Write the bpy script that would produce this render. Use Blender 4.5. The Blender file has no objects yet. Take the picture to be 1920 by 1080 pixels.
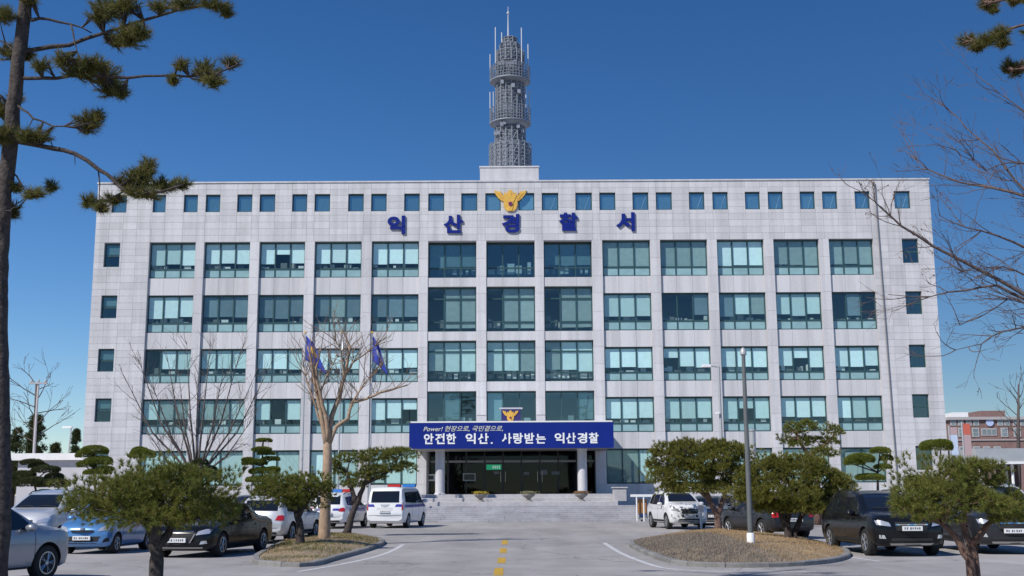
import bpy, bmesh, math, random
import numpy as np
from mathutils import Vector, Matrix, Euler
from mathutils.bvhtree import BVHTree

random.seed(7)
RNG = np.random.default_rng(7)
sc = bpy.context.scene
COL = sc.collection
R = math.radians

# ------------------------------------------------------------------ camera
F_PX = 2150.0                      # focal length in pixels of a 1920 px wide picture
EYE = 1.7
PITCH = math.atan((922 - 540) / F_PX)
ROLL = R(-0.30)
cam_d = bpy.data.cameras.new('camera')
cam_d.sensor_width = 36.0
cam_d.lens = F_PX / 1920 * 36.0
cam_d.clip_end = 3000
cam = bpy.data.objects.new('camera', cam_d)
COL.objects.link(cam)
CAM_ROT = (Euler((math.pi / 2 + PITCH, 0, 0)).to_matrix() @ Matrix.Rotation(ROLL, 3, 'Z'))
cam.matrix_world = Matrix.Translation((0, 0, EYE)) @ CAM_ROT.to_4x4()
sc.camera = cam

# ------------------------------------------------------------------ light
SUN = Vector((-1.0, -0.92, 1.25)).normalized()       # towards the sun
elev = math.asin(SUN.z)
world = bpy.data.worlds.new('World')
sc.world = world
world.use_nodes = True
wn = world.node_tree
bg = wn.nodes['Background']
sky = wn.nodes.new('ShaderNodeTexSky')
sky.sky_type = 'NISHITA'
sky.sun_disc = False
sky.sun_elevation = elev
sky.sun_rotation = math.atan2(-SUN.x, SUN.y)
sky.altitude = 0
sky.air_density = 1.0
sky.dust_density = 0.0
sky.ozone_density = 6.0
hs = wn.nodes.new('ShaderNodeHueSaturation')
hs.inputs['Hue'].default_value = 0.507
hs.inputs['Saturation'].default_value = 1.22
wn.links.new(sky.outputs[0], hs.inputs['Color'])
wn.links.new(hs.outputs[0], bg.inputs[0])
bg.inputs[1].default_value = 0.092
sun_d = bpy.data.lights.new('sun', 'SUN')
sun_d.energy = 4.6
sun_d.angle = R(0.5)
sun_d.color = (1.0, 0.955, 0.89)
sun = bpy.data.objects.new('sun', sun_d)
COL.objects.link(sun)
sun.rotation_euler = SUN.to_track_quat('Z', 'Y').to_euler()
sc.view_settings.view_transform = 'Standard'
sc.view_settings.look = 'None'
sc.view_settings.gamma = 1
sc.view_settings.exposure = 0.0
sc.view_settings.use_curve_mapping = False
sc.cycles.max_bounces = 6
sc.cycles.transparent_max_bounces = 8
sc.cycles.caustics_reflective = False
sc.cycles.caustics_refractive = False
sc.cycles.use_denoising = True

# ------------------------------------------------------------------ placing
def ray(px, py):
    return CAM_ROT @ Vector(((px - 960) / F_PX, -(py - 540) / F_PX, -1.0))
def P(px, py, Y):
    v = ray(px, py); t = Y / v.y
    return Vector((v.x * t, Y, EYE + v.z * t))
def G(px, py, z=0.0):
    v = ray(px, py); t = (z - EYE) / v.z
    return Vector((v.x * t, v.y * t, z))
def S(Y):
    return F_PX / Y

# ------------------------------------------------------------------ objects
def tag(o, label=None, cat=None, group=None, kind=None):
    if label: o['label'] = label
    if cat: o['category'] = cat
    if group: o['group'] = group
    if kind: o['kind'] = kind
    return o
def thing(name, loc, label, cat, group=None, rz=0.0):
    o = bpy.data.objects.new(name, None)
    COL.objects.link(o)
    o.location = loc; o.rotation_euler = (0, 0, rz)
    return tag(o, label, cat, group)
def link(name, me, mat=None, parent=None):
    o = bpy.data.objects.new(name, me)
    COL.objects.link(o)
    if mat is not None and len(me.materials) == 0:
        me.materials.append(mat)
    if parent is not None:
        o.parent = parent
    return o

class MB:
    def __init__(s, off=(0, 0, 0)):
        s.v = []; s.f = []; s.off = Vector(off)
    def box(s, x0, x1, y0, y1, z0, z1):
        n = len(s.v)
        s.v += [(x0, y0, z0), (x1, y0, z0), (x1, y1, z0), (x0, y1, z0), (x0, y0, z1), (x1, y0, z1), (x1, y1, z1), (x0, y1, z1)]
        s.f += [(n, n+3, n+2, n+1), (n+4, n+5, n+6, n+7), (n, n+1, n+5, n+4), (n+1, n+2, n+6, n+5), (n+2, n+3, n+7, n+6), (n+3, n, n+4, n+7)]
        return s
    def bevbox(s, x0, x1, y0, y1, z0, z1, b):
        # box with chamfered vertical front edges and top edges (front is -y)
        n = len(s.v)
        s.v += [(x0, y0+b, z0), (x0+b, y0, z0), (x1-b, y0, z0), (x1, y0+b, z0), (x1, y1, z0), (x0, y1, z0),
                (x0, y0+b, z1-b), (x0+b, y0, z1-b), (x1-b, y0, z1-b), (x1, y0+b, z1-b), (x1, y1, z1-b), (x0, y1, z1-b),
                (x0+b, y0+b, z1), (x1-b, y0+b, z1), (x1-b, y1-b, z1), (x0+b, y1-b, z1)]
        q = lambda *a: s.f.append(tuple(n+i for i in a))
        q(0, 1, 7, 6); q(1, 2, 8, 7); q(2, 3, 9, 8); q(3, 4, 10, 9); q(4, 5, 11, 10); q(5, 0, 6, 11)
        q(6, 7, 12); q(7, 8, 13, 12); q(8, 9, 13); q(9, 10, 14, 13); q(10, 11, 15, 14); q(11, 6, 12, 15); q(12, 13, 14, 15); q(5, 4, 3, 2, 1, 0)
        return s
    def tube(s, pts, rad, n=8, cap=True):
        pts = [Vector(p) for p in pts]
        if not hasattr(rad, '__len__'): rad = [rad] * len(pts)
        base = len(s.v)
        ref = None
        jit = getattr(s, 'jit', 0.0)
        for i, p in enumerate(pts):
            a = pts[max(i-1, 0)]; b = pts[min(i+1, len(pts)-1)]
            t = (b - a)
            t = t.normalized() if t.length > 1e-9 else Vector((0, 0, 1))
            if ref is None:
                ref = t.cross(Vector((0.31, 0.83, 0.21))) if abs(t.z) > 0.9 else t.cross(Vector((0, 0, 1)))
            u = (ref - t * ref.dot(t))
            u = u.normalized() if u.length > 1e-6 else t.orthogonal().normalized()
            ref = u
            w = t.cross(u)
            for k in range(n):
                a_ = 2 * math.pi * k / n
                q = p + (u * math.cos(a_) + w * math.sin(a_)) * rad[i] * (1 + (random.uniform(-jit, jit) if jit else 0))
                s.v.append(tuple(q))
        for i in range(len(pts) - 1):
            for k in range(n):
                k2 = (k + 1) % n
                s.f.append((base+i*n+k, base+i*n+k2, base+(i+1)*n+k2, base+(i+1)*n+k))
        if cap:
            s.f.append(tuple(base+k for k in range(n))[::-1])
            s.f.append(tuple(base+(len(pts)-1)*n+k for k in range(n)))
        return s
    def lathe(s, prof, c=(0, 0, 0), n=24, axis='z', a0=0.0):
        base = len(s.v)
        for r, h in prof:
            for k in range(n):
                a = 2 * math.pi * k / n + a0
                x, y = r * math.cos(a), r * math.sin(a)
                if axis == 'z': s.v.append((c[0]+x, c[1]+y, c[2]+h))
                elif axis == 'x': s.v.append((c[0]+h, c[1]+x, c[2]+y))
                else: s.v.append((c[0]+x, c[1]+h, c[2]+y))
        for i in range(len(prof)-1):
            for k in range(n):
                k2 = (k+1) % n
                s.f.append((base+i*n+k, base+i*n+k2, base+(i+1)*n+k2, base+(i+1)*n+k))
        s.f.append(tuple(base+k for k in range(n))[::-1])
        s.f.append(tuple(base+(len(prof)-1)*n+k for k in range(n)))
        return s
    def prism(s, poly, y0, y1):
        # polygon in (x, z), extruded along y
        n = len(s.v); m = len(poly)
        s.v += [(x, y0, z) for x, z in poly] + [(x, y1, z) for x, z in poly]
        s.f.append(tuple(range(n, n+m))); s.f.append(tuple(range(n+2*m-1, n+m-1, -1)))
        for i in range(m):
            j = (i+1) % m
            s.f.append((n+i, n+m+i, n+m+j, n+j))
        return s
    def slab(s, poly, z0, z1):
        n = len(s.v); m = len(poly)
        s.v += [(p[0], p[1], z0) for p in poly] + [(p[0], p[1], z1) for p in poly]
        s.f.append(tuple(range(n+m-1, n-1, -1))); s.f.append(tuple(range(n+m, n+2*m)))
        for i in range(m):
            j = (i+1) % m
            s.f.append((n+i, n+j, n+m+j, n+m+i))
        return s
    def mesh(s, name, smooth=False, recalc=True):
        me = bpy.data.meshes.new(name)
        o = s.off
        me.from_pydata([(v[0]-o.x, v[1]-o.y, v[2]-o.z) for v in s.v], [], s.f)
        if recalc:
            bm = bmesh.new(); bm.from_mesh(me)
            bmesh.ops.recalc_face_normals(bm, faces=bm.faces)
            bm.to_mesh(me); bm.free()
        if smooth:
            me.polygons.foreach_set('use_smooth', [True]*len(me.polygons))
            if smooth != 'full':
                me.set_sharp_from_angle(angle=R(38))
        me.update()
        return me
    def build(s, name, mat, parent=None, smooth=False, recalc=True):
        return link(name, s.mesh(name, smooth, recalc), mat, parent)

def np_mesh(name, verts, tris):
    me = bpy.data.meshes.new(name)
    nv, nf = len(verts), len(tris)
    me.vertices.add(nv)
    me.vertices.foreach_set('co', np.asarray(verts, dtype=np.float32).ravel())
    me.loops.add(nf*3)
    me.loops.foreach_set('vertex_index', np.asarray(tris, dtype=np.int32).ravel())
    me.polygons.add(nf)
    me.polygons.foreach_set('loop_start', np.arange(0, nf*3, 3, dtype=np.int32))
    me.polygons.foreach_set('loop_total', np.full(nf, 3, dtype=np.int32))
    me.update(calc_edges=True)
    return me

# ------------------------------------------------------------------ materials
MATS = {}
def nodes(m):
    m.use_nodes = True
    nt = m.node_tree
    return nt, nt.nodes['Principled BSDF']
def mat(name, col, rough=0.6, metal=0.0, spec=0.5, coat=0.0, emit=None, var=0.0, scale=5.0, var2=0.0, scale2=0.6, bump=0.0, bscale=40.0, island=0.0):
    """plain principled surface with noise variation of its own colour"""
    if name in MATS: return MATS[name]
    m = bpy.data.materials.new(name); MATS[name] = m
    nt, b = nodes(m)
    b.inputs['Base Color'].default_value = (*col, 1)
    b.inputs['Roughness'].default_value = rough
    b.inputs['Metallic'].default_value = metal
    b.inputs['Specular IOR Level'].default_value = spec
    b.inputs['Coat Weight'].default_value = coat
    b.inputs['Coat Roughness'].default_value = 0.05
    if emit:
        b.inputs['Emission Color'].default_value = (*emit[0], 1)
        b.inputs['Emission Strength'].default_value = emit[1]
    N = nt.nodes; Lk = nt.links
    if var or var2 or island:
        tc = N.new('ShaderNodeTexCoord')
        val = None
        def addv(sock, amt):
            nonlocal val
            mr = N.new('ShaderNodeMapRange')
            mr.inputs[1].default_value = 0.3; mr.inputs[2].default_value = 0.7
            mr.inputs[3].default_value = 1-amt; mr.inputs[4].default_value = 1+amt
            Lk.new(sock, mr.inputs[0])
            if val is None: val = mr.outputs[0]
            else:
                mm = N.new('ShaderNodeMath'); mm.operation = 'MULTIPLY'
                Lk.new(val, mm.inputs[0]); Lk.new(mr.outputs[0], mm.inputs[1]); val = mm.outputs[0]
        for a, sc_ in ((var, scale), (var2, scale2)):
            if a:
                n = N.new('ShaderNodeTexNoise'); n.inputs['Scale'].default_value = sc_; n.inputs['Detail'].default_value = 4
                Lk.new(tc.outputs['Object'], n.inputs['Vector'])
                addv(n.outputs[0], a)
        if island:
            g = N.new('ShaderNodeNewGeometry'); oi = N.new('ShaderNodeObjectInfo')
            ad = N.new('ShaderNodeMath'); ad.operation = 'ADD'
            fr = N.new('ShaderNodeMath'); fr.operation = 'FRACT'
            Lk.new(g.outputs['Random Per Island'], ad.inputs[0]); Lk.new(oi.outputs['Random'], ad.inputs[1]); Lk.new(ad.outputs[0], fr.inputs[0])
            addv(fr.outputs[0], island)
        mx = N.new('ShaderNodeVectorMath'); mx.operation = 'SCALE'
        mx.inputs[0].default_value = col
        Lk.new(val, mx.inputs['Scale']); Lk.new(mx.outputs[0], b.inputs['Base Color'])
    if bump:
        tc = N.new('ShaderNodeTexCoord'); n = N.new('ShaderNodeTexNoise'); n.inputs['Scale'].default_value = bscale; n.inputs['Detail'].default_value = 5
        bp = N.new('ShaderNodeBump'); bp.inputs['Strength'].default_value = bump; bp.inputs['Distance'].default_value = 0.02
        Lk.new(tc.outputs['Object'], n.inputs['Vector']); Lk.new(n.outputs[0], bp.inputs['Height']); Lk.new(bp.outputs[0], b.inputs['Normal'])
    return m

def leaf_mat(name, c1, c2, trans=0.25, nscale=3.0, brown=0.0):
    m = bpy.data.materials.new(name); MATS[name] = m
    nt, b = nodes(m); N = nt.nodes; Lk = nt.links
    g = N.new('ShaderNodeNewGeometry'); tc = N.new('ShaderNodeTexCoord')
    n = N.new('ShaderNodeTexNoise'); n.inputs['Scale'].default_value = nscale; n.inputs['Detail'].default_value = 2
    Lk.new(tc.outputs['Object'], n.inputs['Vector'])
    a = N.new('ShaderNodeMath'); a.operation = 'MULTIPLY_ADD'; a.inputs[1].default_value = 0.5
    Lk.new(g.outputs['Random Per Island'], a.inputs[0])
    s = N.new('ShaderNodeMapRange'); s.inputs[1].default_value = 0.35; s.inputs[2].default_value = 0.65; s.inputs[3].default_value = 0; s.inputs[4].default_value = 0.5
    Lk.new(n.outputs[0], s.inputs[0]); Lk.new(s.outputs[0], a.inputs[2])
    mx = N.new('ShaderNodeMix'); mx.data_type = 'RGBA'
    mx.inputs[6].default_value = (*c1, 1); mx.inputs[7].default_value = (*c2, 1)
    Lk.new(a.outputs[0], mx.inputs[0])
    col_out = mx.outputs[2]
    if brown:
        th_ = N.new('ShaderNodeMath'); th_.operation = 'GREATER_THAN'; th_.inputs[1].default_value = 1-brown
        Lk.new(g.outputs['Random Per Island'], th_.inputs[0])
        mb_ = N.new('ShaderNodeMix'); mb_.data_type = 'RGBA'; mb_.inputs[7].default_value = (0.27, 0.17, 0.075, 1)
        Lk.new(th_.outputs[0], mb_.inputs[0]); Lk.new(mx.outputs[2], mb_.inputs[6]); col_out = mb_.outputs[2]
    Lk.new(col_out, b.inputs['Base Color'])
    b.inputs['Roughness'].default_value = 0.55
    b.inputs['Specular IOR Level'].default_value = 0.3
    tr = N.new('ShaderNodeBsdfTranslucent'); Lk.new(col_out, tr.inputs[0])
    ms = N.new('ShaderNodeMixShader'); ms.inputs[0].default_value = trans
    out = nt.nodes['Material Output']
    Lk.new(b.outputs[0], ms.inputs[1]); Lk.new(tr.outputs[0], ms.inputs[2]); Lk.new(ms.outputs[0], out.inputs[0])
    return m

def glass_mat(name, tint, refl=0.12, rough=0.01, wav=0.0):
    m = bpy.data.materials.new(name); MATS[name] = m
    m.use_nodes = True
    nt = m.node_tree; N = nt.nodes; Lk = nt.links
    N.remove(N['Principled BSDF'])
    t = N.new('ShaderNodeBsdfTransparent'); t.inputs[0].default_value = (*tint, 1)
    g = N.new('ShaderNodeBsdfGlossy'); g.inputs['Roughness'].default_value = rough
    g.inputs[0].default_value = (0.85, 0.97, 1.0, 1)
    lw = N.new('ShaderNodeLayerWeight'); lw.inputs[0].default_value = 0.5
    fr = N.new('ShaderNodeMath'); fr.operation = 'POWER'; fr.inputs[1].default_value = 5.0
    Lk.new(lw.outputs['Facing'], fr.inputs[0])
    mxm = N.new('ShaderNodeMath'); mxm.operation = 'MULTIPLY_ADD'; mxm.inputs[1].default_value = 0.8; mxm.inputs[2].default_value = refl
    Lk.new(fr.outputs[0], mxm.inputs[0])
    ms = N.new('ShaderNodeMixShader')
    Lk.new(mxm.outputs[0], ms.inputs[0]); Lk.new(t.outputs[0], ms.inputs[1]); Lk.new(g.outputs[0], ms.inputs[2])
    Lk.new(ms.outputs[0], N['Material Output'].inputs[0])
    if wav:
        oi = N.new('ShaderNodeObjectInfo'); tc = N.new('ShaderNodeTexCoord')
        n = N.new('ShaderNodeTexNoise'); n.inputs['Scale'].default_value = 0.5; n.inputs['Detail'].default_value = 1
        bp = N.new('ShaderNodeBump'); bp.inputs['Strength'].default_value = wav; bp.inputs['Distance'].default_value = 0.05
        Lk.new(tc.outputs['Object'], n.inputs['Vector']); Lk.new(n.outputs[0], bp.inputs['Height'])
        Lk.new(bp.outputs[0], g.inputs['Normal'])
    return m

def stone_mat(name, col, var=0.10):
    """pale granite cladding: tone differs from slab to slab, faint rain streaks below"""
    m = mat(name, col, rough=0.62, spec=0.35, island=var, var=0.05, scale=9.0)
    nt = m.node_tree; N = nt.nodes; Lk = nt.links; b = N['Principled BSDF']
    src = b.inputs['Base Color'].links[0].from_socket
    tc = N.new('ShaderNodeTexCoord'); mp = N.new('ShaderNodeMapping'); mp.inputs['Scale'].default_value = (1.6, 1.6, 0.09)
    n = N.new('ShaderNodeTexNoise'); n.inputs['Scale'].default_value = 1.0; n.inputs['Detail'].default_value = 6; n.inputs['Roughness'].default_value = 0.6
    Lk.new(tc.outputs['Object'], mp.inputs[0]); Lk.new(mp.outputs[0], n.inputs['Vector'])
    mr = N.new('ShaderNodeMapRange'); mr.inputs[1].default_value = 0.42; mr.inputs[2].default_value = 0.75; mr.inputs[3].default_value = 1.0; mr.inputs[4].default_value = 0.74
    Lk.new(n.outputs[0], mr.inputs[0])
    mx = N.new('ShaderNodeVectorMath'); mx.operation = 'SCALE'
    Lk.new(src, mx.inputs[0]); Lk.new(mr.outputs[0], mx.inputs['Scale']); Lk.new(mx.outputs[0], b.inputs['Base Color'])
    return m

def asphalt_mat():
    m = bpy.data.materials.new('asphalt'); MATS['asphalt'] = m
    nt, b = nodes(m); N = nt.nodes; Lk = nt.links
    tc = N.new('ShaderNodeTexCoord')
    def noise(scale, detail=4, vec=None):
        n = N.new('ShaderNodeTexNoise'); n.inputs['Scale'].default_value = scale; n.inputs['Detail'].default_value = detail
        Lk.new(vec or tc.outputs['Object'], n.inputs['Vector']); return n.outputs[0]
    def mr(s, a, b_, c, d):
        q = N.new('ShaderNodeMapRange')
        for i, v in enumerate((a, b_, c, d)): q.inputs[i+1].default_value = v
        Lk.new(s, q.inputs[0]); return q.outputs[0]
    def mul(a, b_):
        q = N.new('ShaderNodeMath'); q.operation = 'MULTIPLY'; Lk.new(a, q.inputs[0]); Lk.new(b_, q.inputs[1]); return q.outputs[0]
    big = mr(noise(0.11, 5), 0.35, 0.65, 0.83, 1.09)
    mid = mr(noise(0.9, 6), 0.35, 0.65, 0.92, 1.07)
    fine = mr(noise(38, 3), 0.3, 0.7, 0.88, 1.12)
    mp = N.new('ShaderNodeMapping'); mp.inputs['Scale'].default_value = (0.9, 0.08, 1)
    Lk.new(tc.outputs['Object'], mp.inputs[0])
    streak = mr(noise(1.0, 5, mp.outputs[0]), 0.4, 0.72, 1.04, 0.86)
    vor = N.new('ShaderNodeTexVoronoi'); vor.feature = 'DISTANCE_TO_EDGE'; vor.inputs['Scale'].default_value = 0.16
    nz = N.new('ShaderNodeTexNoise'); nz.inputs['Scale'].default_value = 1.2; nz.inputs['Detail'].default_value = 6
    ad = N.new('ShaderNodeVectorMath'); ad.operation = 'ADD'
    scn = N.new('ShaderNodeVectorMath'); scn.operation = 'SCALE'; scn.inputs['Scale'].default_value = 1.6
    Lk.new(tc.outputs['Object'], nz.inputs['Vector']); Lk.new(nz.outputs[1], scn.inputs[0])
    Lk.new(tc.outputs['Object'], ad.inputs[0]); Lk.new(scn.outputs[0], ad.inputs[1]); Lk.new(ad.outputs[0], vor.inputs['Vector'])
    crack = mr(vor.outputs['Distance'], 0.0, 0.008, 0.55, 1.0)
    spot = mr(noise(1.7, 3), 0.66, 0.72, 1.0, 0.80)
    v = mul(mul(mul(mul(mul(big, mid), fine), streak), crack), spot)
    mx = N.new('ShaderNodeVectorMath'); mx.operation = 'SCALE'; mx.inputs[0].default_value = (0.352, 0.335, 0.330)
    Lk.new(v, mx.inputs['Scale']); Lk.new(mx.outputs[0], b.inputs['Base Color'])
    b.inputs['Roughness'].default_value = 0.85; b.inputs['Specular IOR Level'].default_value = 0.25
    bp = N.new('ShaderNodeBump'); bp.inputs['Strength'].default_value = 0.25; bp.inputs['Distance'].default_value = 0.01
    Lk.new(noise(90, 3), bp.inputs['Height']); Lk.new(bp.outputs[0], b.inputs['Normal'])
    return m

M = {}
M['stone'] = stone_mat('granite_cladding', (0.600, 0.597, 0.622), 0.05)
M['stone2'] = stone_mat('granite_pier', (0.615, 0.612, 0.638), 0.04)
M['joint'] = mat('granite_joint', (0.36, 0.345, 0.38), 0.85)
M['reveal'] = mat('granite_reveal', (0.50, 0.49, 0.52), 0.8, var=0.06)
M['frame'] = mat('green_window_frame', (0.028, 0.075, 0.085), 0.4, spec=0.5)
M['glass'] = glass_mat('green_tinted_glass', (0.90, 0.985, 0.99), 0.05, wav=0.05)
M['glass_dark'] = glass_mat('dark_tinted_glass', (0.72, 0.85, 0.88), 0.09, wav=0.05)
M['glass_attic'] = glass_mat('blue_tinted_glass', (0.75, 0.88, 0.92), 0.24, wav=0.04)
M['glass_door'] = glass_mat('entrance_glass', (0.42, 0.46, 0.52), 0.02)
M['low'] = mat('pale_green_panel', (0.26, 0.42, 0.445), 0.12, spec=0.6, var=0.12, scale=1.3)
M['blindB'] = mat('pale_blind', (0.84, 0.88, 0.88), 0.8, var=0.05, scale=3, island=0.08)
M['blindM'] = mat('dull_blind', (0.60, 0.67, 0.66), 0.8, var=0.05, scale=3, island=0.12)
M['blindG'] = mat('grey_blind', (0.30, 0.34, 0.33), 0.8, var=0.08, scale=3, island=0.12)
M['blindK'] = mat('dark_blind', (0.155, 0.195, 0.225), 0.7, var=0.10, scale=2, island=0.15)
M['inside'] = mat('interior_wall', (0.33, 0.35, 0.36), 0.9)
M['clutter'] = mat('office_clutter', (0.42, 0.39, 0.37), 0.7, island=0.7)
M['concrete'] = mat('concrete', (0.46, 0.45, 0.47), 0.85, var=0.08, scale=4, var2=0.08, scale2=0.7, bump=0.1)
M['step'] = mat('granite_step', (0.33, 0.33, 0.355), 0.75, var=0.08, scale=6, var2=0.14, scale2=0.9, island=0.06)
M['landing'] = mat('granite_paving', (0.44, 0.43, 0.445), 0.75, var=0.08, scale=6, var2=0.08, scale2=0.9)
M['kerb'] = mat('kerb_stone', (0.22, 0.215, 0.21), 0.85, var=0.15, scale=7, island=0.12)
M['white'] = mat('white_paint', (0.78, 0.78, 0.79), 0.5, var=0.04, scale=2)
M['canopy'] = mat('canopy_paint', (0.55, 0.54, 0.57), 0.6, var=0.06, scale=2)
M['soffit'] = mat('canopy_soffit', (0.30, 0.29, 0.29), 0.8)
M['banner'] = mat('blue_banner', (0.006, 0.022, 0.21), 0.5, spec=0.2, var=0.05, scale=1.5)
M['bannertxt'] = mat('banner_lettering', (0.82, 0.83, 0.86), 0.5)
M['bannertxt2'] = mat('banner_script', (0.62, 0.63, 0.55), 0.5)
M['letter'] = mat('blue_letters', (0.006, 0.018, 0.20), 0.4, spec=0.3)
M['gold'] = mat('gold_paint', (0.72, 0.43, 0.08), 0.4, spec=0.5, var=0.1, scale=6)
M['purple'] = mat('emblem_disc', (0.16, 0.03, 0.10), 0.4)
M['navy'] = mat('navy_cloth', (0.03, 0.02, 0.14), 0.6)
M['steel'] = mat('galvanised_steel', (0.25, 0.28, 0.33), 0.6, metal=0.2, var=0.12, scale=5)
M['steel_dark'] = mat('tower_core', (0.20, 0.225, 0.275), 0.7)
M['steel_light'] = mat('white_antenna', (0.52, 0.54, 0.59), 0.4)
M['pole_dark'] = mat('dark_pole', (0.12, 0.13, 0.135), 0.5, var=0.1, scale=3)
M['pole_grey'] = mat('grey_pole', (0.42, 0.43, 0.45), 0.45, metal=0.2)
M['yellow'] = mat('yellow_marking', (0.52, 0.32, 0.035), 0.75, var=0.3, scale=9)
M['line'] = mat('white_marking', (0.55, 0.55, 0.56), 0.75, var=0.25, scale=6)
M['soil'] = mat('bare_soil', (0.27, 0.215, 0.145), 0.95, var=0.25, scale=3, var2=0.2, scale2=0.5, bump=0.5, bscale=20)
M['soil_dry'] = mat('dry_lawn_soil', (0.30, 0.22, 0.14), 0.95, var=0.25, scale=4, var2=0.18, scale2=0.6, bump=0.5, bscale=20)
M['soil_grey'] = mat('grey_soil', (0.125, 0.115, 0.108), 0.95, var=0.25, scale=5, var2=0.2, scale2=0.8, bump=0.6, bscale=25)
M['bark'] = mat('pine_bark', (0.060, 0.048, 0.044), 0.95, var=0.45, scale=16, bump=1.0, bscale=26)
M['bark_red'] = mat('red_pine_bark', (0.14, 0.085, 0.065), 0.95, var=0.35, scale=12, bump=0.8, bscale=26)
M['bark_tan'] = mat('tan_bark', (0.36, 0.255, 0.175), 0.9, var=0.2, scale=6, var2=0.15, scale2=1.2, bump=0.5, bscale=18)
M['bark_grey'] = mat('grey_bark', (0.105, 0.085, 0.08), 0.9, var=0.2, scale=8)
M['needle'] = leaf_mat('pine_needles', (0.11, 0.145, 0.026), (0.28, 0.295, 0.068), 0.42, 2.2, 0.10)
M['needle_backlit'] = leaf_mat('backlit_pine_needles', (0.075, 0.095, 0.022), (0.21, 0.20, 0.06), 0.35, 3.0, 0.10)  # darker needle copy for the edge pines, backlit shade put into the colour
M['needle_y'] = leaf_mat('yellow_green_needles', (0.125, 0.15, 0.026), (0.31, 0.305, 0.068), 0.42, 2.0, 0.10)
M['topiary'] = leaf_mat('clipped_leaves', (0.11, 0.15, 0.022), (0.26, 0.285, 0.05), 0.38, 3.0)
M['topiary_dark'] = leaf_mat('dark_leaves', (0.045, 0.068, 0.026), (0.115, 0.13, 0.05), 0.3, 2.0)
M['leaf_red'] = leaf_mat('dry_red_leaves', (0.16, 0.060, 0.035), (0.30, 0.15, 0.09), 0.3, 3.0)
M['grass'] = leaf_mat('green_grass', (0.060, 0.095, 0.018), (0.150, 0.170, 0.045), 0.3, 0.9)
M['grass_dry'] = leaf_mat('dry_grass', (0.34, 0.235, 0.125), (0.54, 0.39, 0.22), 0.3, 0.9)
M['tyre'] = mat('tyre_rubber', (0.016, 0.016, 0.017), 0.85)
M['rim'] = mat('alloy_rim', (0.50, 0.51, 0.53), 0.3, metal=0.8)
M['arch'] = mat('black_plastic', (0.018, 0.018, 0.02), 0.7)
M['carglass'] = mat('car_glass', (0.010, 0.013, 0.020), 0.05, spec=0.6)
M['chrome'] = mat('chrome', (0.70, 0.71, 0.73), 0.15, metal=1.0)
M['lamp'] = mat('headlamp_lens', (0.62, 0.64, 0.68), 0.12, metal=0.55)
M['tail'] = mat('red_lamp', (0.42, 0.012, 0.015), 0.15, coat=0.6)
M['amber'] = mat('amber_lamp', (0.5, 0.2, 0.03), 0.2)
M['plate'] = mat('number_plate', (0.72, 0.73, 0.73), 0.4)
M['plate_mark'] = mat('number_plate_marks', (0.12, 0.12, 0.15), 0.6)
M['bluelamp'] = mat('blue_lamp', (0.02, 0.16, 0.50), 0.15, coat=0.5)
M['police_blue'] = mat('police_blue', (0.02, 0.03, 0.30), 0.35, coat=0.4)
M['brick'] = mat('brick_wall', (0.225, 0.140, 0.128), 0.9, var=0.15, scale=2, var2=0.12, scale2=0.3)
M['far_glass'] = mat('far_window_glass', (0.20, 0.25, 0.27), 0.15, var=0.3, scale=0.7)
M['exit'] = mat('exit_sign', (0.02, 0.30, 0.16), 0.4, emit=((0.03, 0.55, 0.28), 0.35))
M['orange'] = mat('orange_board', (0.36, 0.17, 0.06), 0.6)
M['red_sign'] = mat('red_panel', (0.55, 0.13, 0.09), 0.5)
M['pink_sign'] = mat('faded_pink_panel', (0.45, 0.33, 0.34), 0.6)
M['shelter'] = mat('shelter_roof', (0.40, 0.42, 0.44), 0.5, metal=0.2, var=0.1, scale=1)
asphalt_mat(); M['asphalt'] = MATS['asphalt']

def paint(name, col, metallic=0.0, rough=0.28):
    return mat('paint_' + name, col, rough, metal=metallic, coat=0.8, var=0.04, scale=1.5)

# ================================================================== GROUND
g = MB(); g.v = [(-700, -60, 0), (700, -60, 0), (700, 1500, 0), (-700, 1500, 0)]; g.f = [(0, 1, 2, 3)]
tag(g.build('ground', M['asphalt']), 'pale worn asphalt of the forecourt and car park', None, kind='structure')

# ================================================================== BUILDING
FY = 78.0
ORG = Vector((0, FY, 0))
bld = thing('office_building', ORG, 'wide pale granite five-storey office building with rows of green windows', 'building')
def bm_():
    return MB(ORG)
def X(px, py): return P(px, py, FY).x
def Z(py): return P(957, py, FY).z

XL, XR = X(168, 620), X(1761, 620)
ZTOP = Z(341)
bays = [(278, 364), (381, 467), (485, 572), (589, 678), (696, 785), (804, 893), (912, 1002), (1020, 1110), (1129, 1219), (1237, 1326), (1344, 1431), (1450, 1535), (1553, 1638)]
# the bays' x positions, averaged between a high and a low window row
bays_lo = [(266, 355), (371, 459), (477, 563), (583, 672), (693, 783), (799, 893), (912, 1006), (1022, 1115), (1136, 1228), (1248, 1338), (1357, 1448), (1466, 1554), (1574, 1658)]
BX = [((X(a[0], 485) + X(b[0], 778)) / 2, (X(a[1], 485) + X(b[1], 778)) / 2) for a, b in zip(bays, bays_lo)]
rows = [(842, 908), (745, 811), (651, 715), (550, 620), (451, 518)]          # ground floor first
RZ = [(Z(b), Z(a)) for a, b in rows]
crow = [(733, 800), (638, 715), (537, 621), (452, 520)]
CZ = [(Z(b), Z(a)) for a, b in crow]
LAND = 1.55
GZ0 = 0.0

holes = []           # openings in the front wall plane (x0, x1, z0, z1)
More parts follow.
